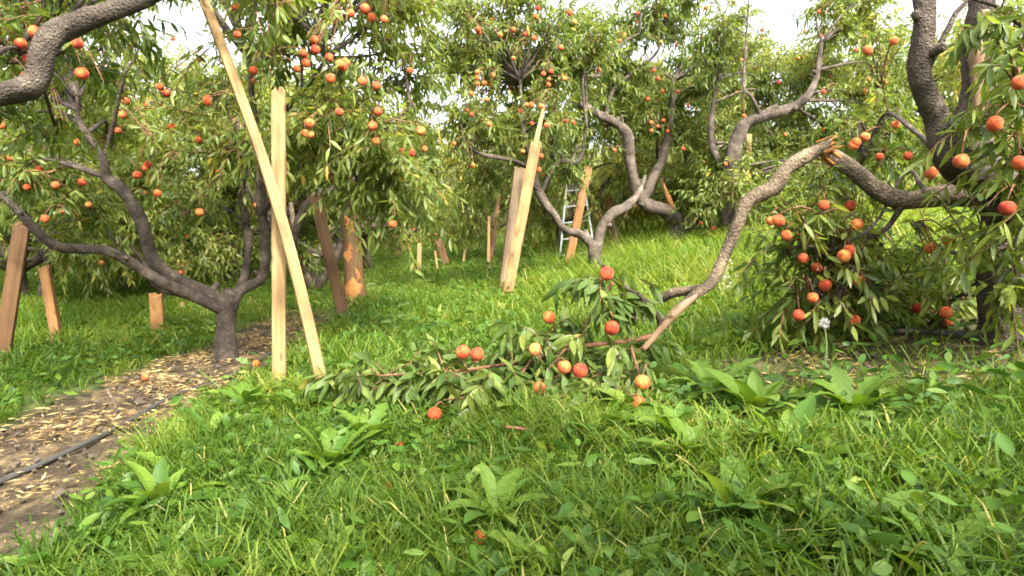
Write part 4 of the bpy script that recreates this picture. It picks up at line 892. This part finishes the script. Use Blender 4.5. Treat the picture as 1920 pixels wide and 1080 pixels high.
# broad-leaved weeds of the foreground: each plant a thing, each leaf a piece
def weed_leaf(seed, kind, lo=.25, hi=.85):
    r = np.random.default_rng(seed); n = 9; V = []; curl = r.uniform(.25, .6); fold = r.uniform(.2, .45)
    for i in range(n + 1):
        t = i / n
        if kind == 0: w = .11 * math.sin(math.pi * min(1, t ** 1.35 * .98 + .02)) ** .8 + .012; w *= (1.0 + (.22 if i % 2 else -.22))     # toothed
        else: w = (.115 + .012 * math.sin(9 * t + seed)) * math.sin(math.pi * min(1, t ** .95 * .985 + .015)) ** .8 + .008
        if i == n: w = .004
        x = t * (1 - .25 * curl * t); z = .45 * t - curl * t * t
        for s in (-1, -.5, 0, .5, 1):
            V.append((x, s * w, z + abs(s) * w * fold + r.normal(0, .006) * (abs(s) > .1)))
    q = [(5 * i + j, 5 * i + j + 1, 5 * i + 6 + j, 5 * i + 5 + j) for i in range(n) for j in range(4)]
    return mesh('leaf', np.array(V), [np.array(q)], M['weed'], {'rnd': np.full(len(V), r.uniform(lo, hi))})
WL = [[weed_leaf(400 + 10 * k + i, k) for i in range(6)] for k in (0, 1)]
WL += [[weed_leaf(440 + 10 * k + i, k, .45, .8) for i in range(6)] for k in (0, 1)]      # paler, yellower plants
def weed(p, kind, n, L, label, rng, up=.35):
    root = thing('broadleaf_weed', label, 'weed', p, 'broad leaved weeds in the foreground')
    a0 = rng.uniform(0, 6.28)
    for k in range(n):
        a = a0 + k * 2.4 + rng.uniform(-.3, .3); s = L * rng.uniform(.65, 1.15)
        obj('leaf', WL[kind][rng.integers(6)], root, (0.01 * math.cos(a), .01 * math.sin(a), .0), (rng.uniform(-.25, .25), -rng.uniform(.05, up + .4), a), (s, s * rng.uniform(.95, 1.4), s))
rw = np.random.default_rng(230)
special = [(400, 850, 1, 9, .24, 'broad dark leaved weed at the right edge of the bare strip'), (470, 790, 1, 8, .22, 'leafy weed below the foot of the upright splintered board'), (560, 790, 0, 8, .24, 'toothed leaf weed between the feet of the two crossed boards'),
           (960, 800, 1, 7, .26, 'pale broad leaved weed standing right in front of the fallen branch'), (1260, 850, 1, 9, .24, 'yellow green broad leaved weed below the two lowest peaches'), (1330, 760, 0, 9, .25, 'tall toothed weed right of the two lowest peaches'),
           (1420, 800, 1, 8, .24, 'leafy weed in front of the bare patch at right'), (930, 1000, 1, 6, .22, 'weed with one large pale leaf at the bottom centre'), (300, 980, 1, 9, .24, 'dark green weed at the lower left beside the bare strip'), (690, 850, 0, 8, .22, 'weed with long toothed leaves below the single low peach')]
special += [(1200, 800, 1, 8, .2, 'pale weed just left of the yellow green clump below the lowest peaches'), (1300, 900, 0, 9, .22, 'pale toothed weed in front of the yellow green clump at lower right'), (1130, 840, 0, 8, .2, 'pale toothed weed in the foreground right of the fallen twig'),
            (1480, 880, 1, 9, .22, 'broad leaved weed clump at the lower right of the grass'), (1600, 800, 0, 8, .2, 'toothed weed below the dandelion clock at right'), (1380, 1000, 1, 8, .2, 'broad pale weed at the bottom edge right of centre'), (820, 800, 1, 7, .2, 'broad leaved weed beneath the single low peach'), (620, 900, 0, 9, .22, 'toothed weed in the sunny grass left of centre')]
for px, py, k, n, L, lab in special:
    p = G(px, py); weed(p + np.array([0, 0, .045]), k + (2 if px > 850 or px == 620 else 0), n + 5, L * .95, lab, rw, .45)
cnt = 0
while cnt < 70:
    px, py = rw.uniform(60, 1900), rw.uniform(640, 1120); p = G(px, py)
    if float(dirt(p[0], p[1])) > .2 or (px < 700 and py < 720): continue
    weed(p, int(rw.random() < .5), int(rw.integers(7, 12)), rw.uniform(.13, .21), 'low green broad leaved weed among the foreground grass', rw); cnt += 1
print('objects', len(bpy.data.objects), 'tris', sum(len(o.data.polygons) for o in bpy.data.objects if o.type == 'MESH'))
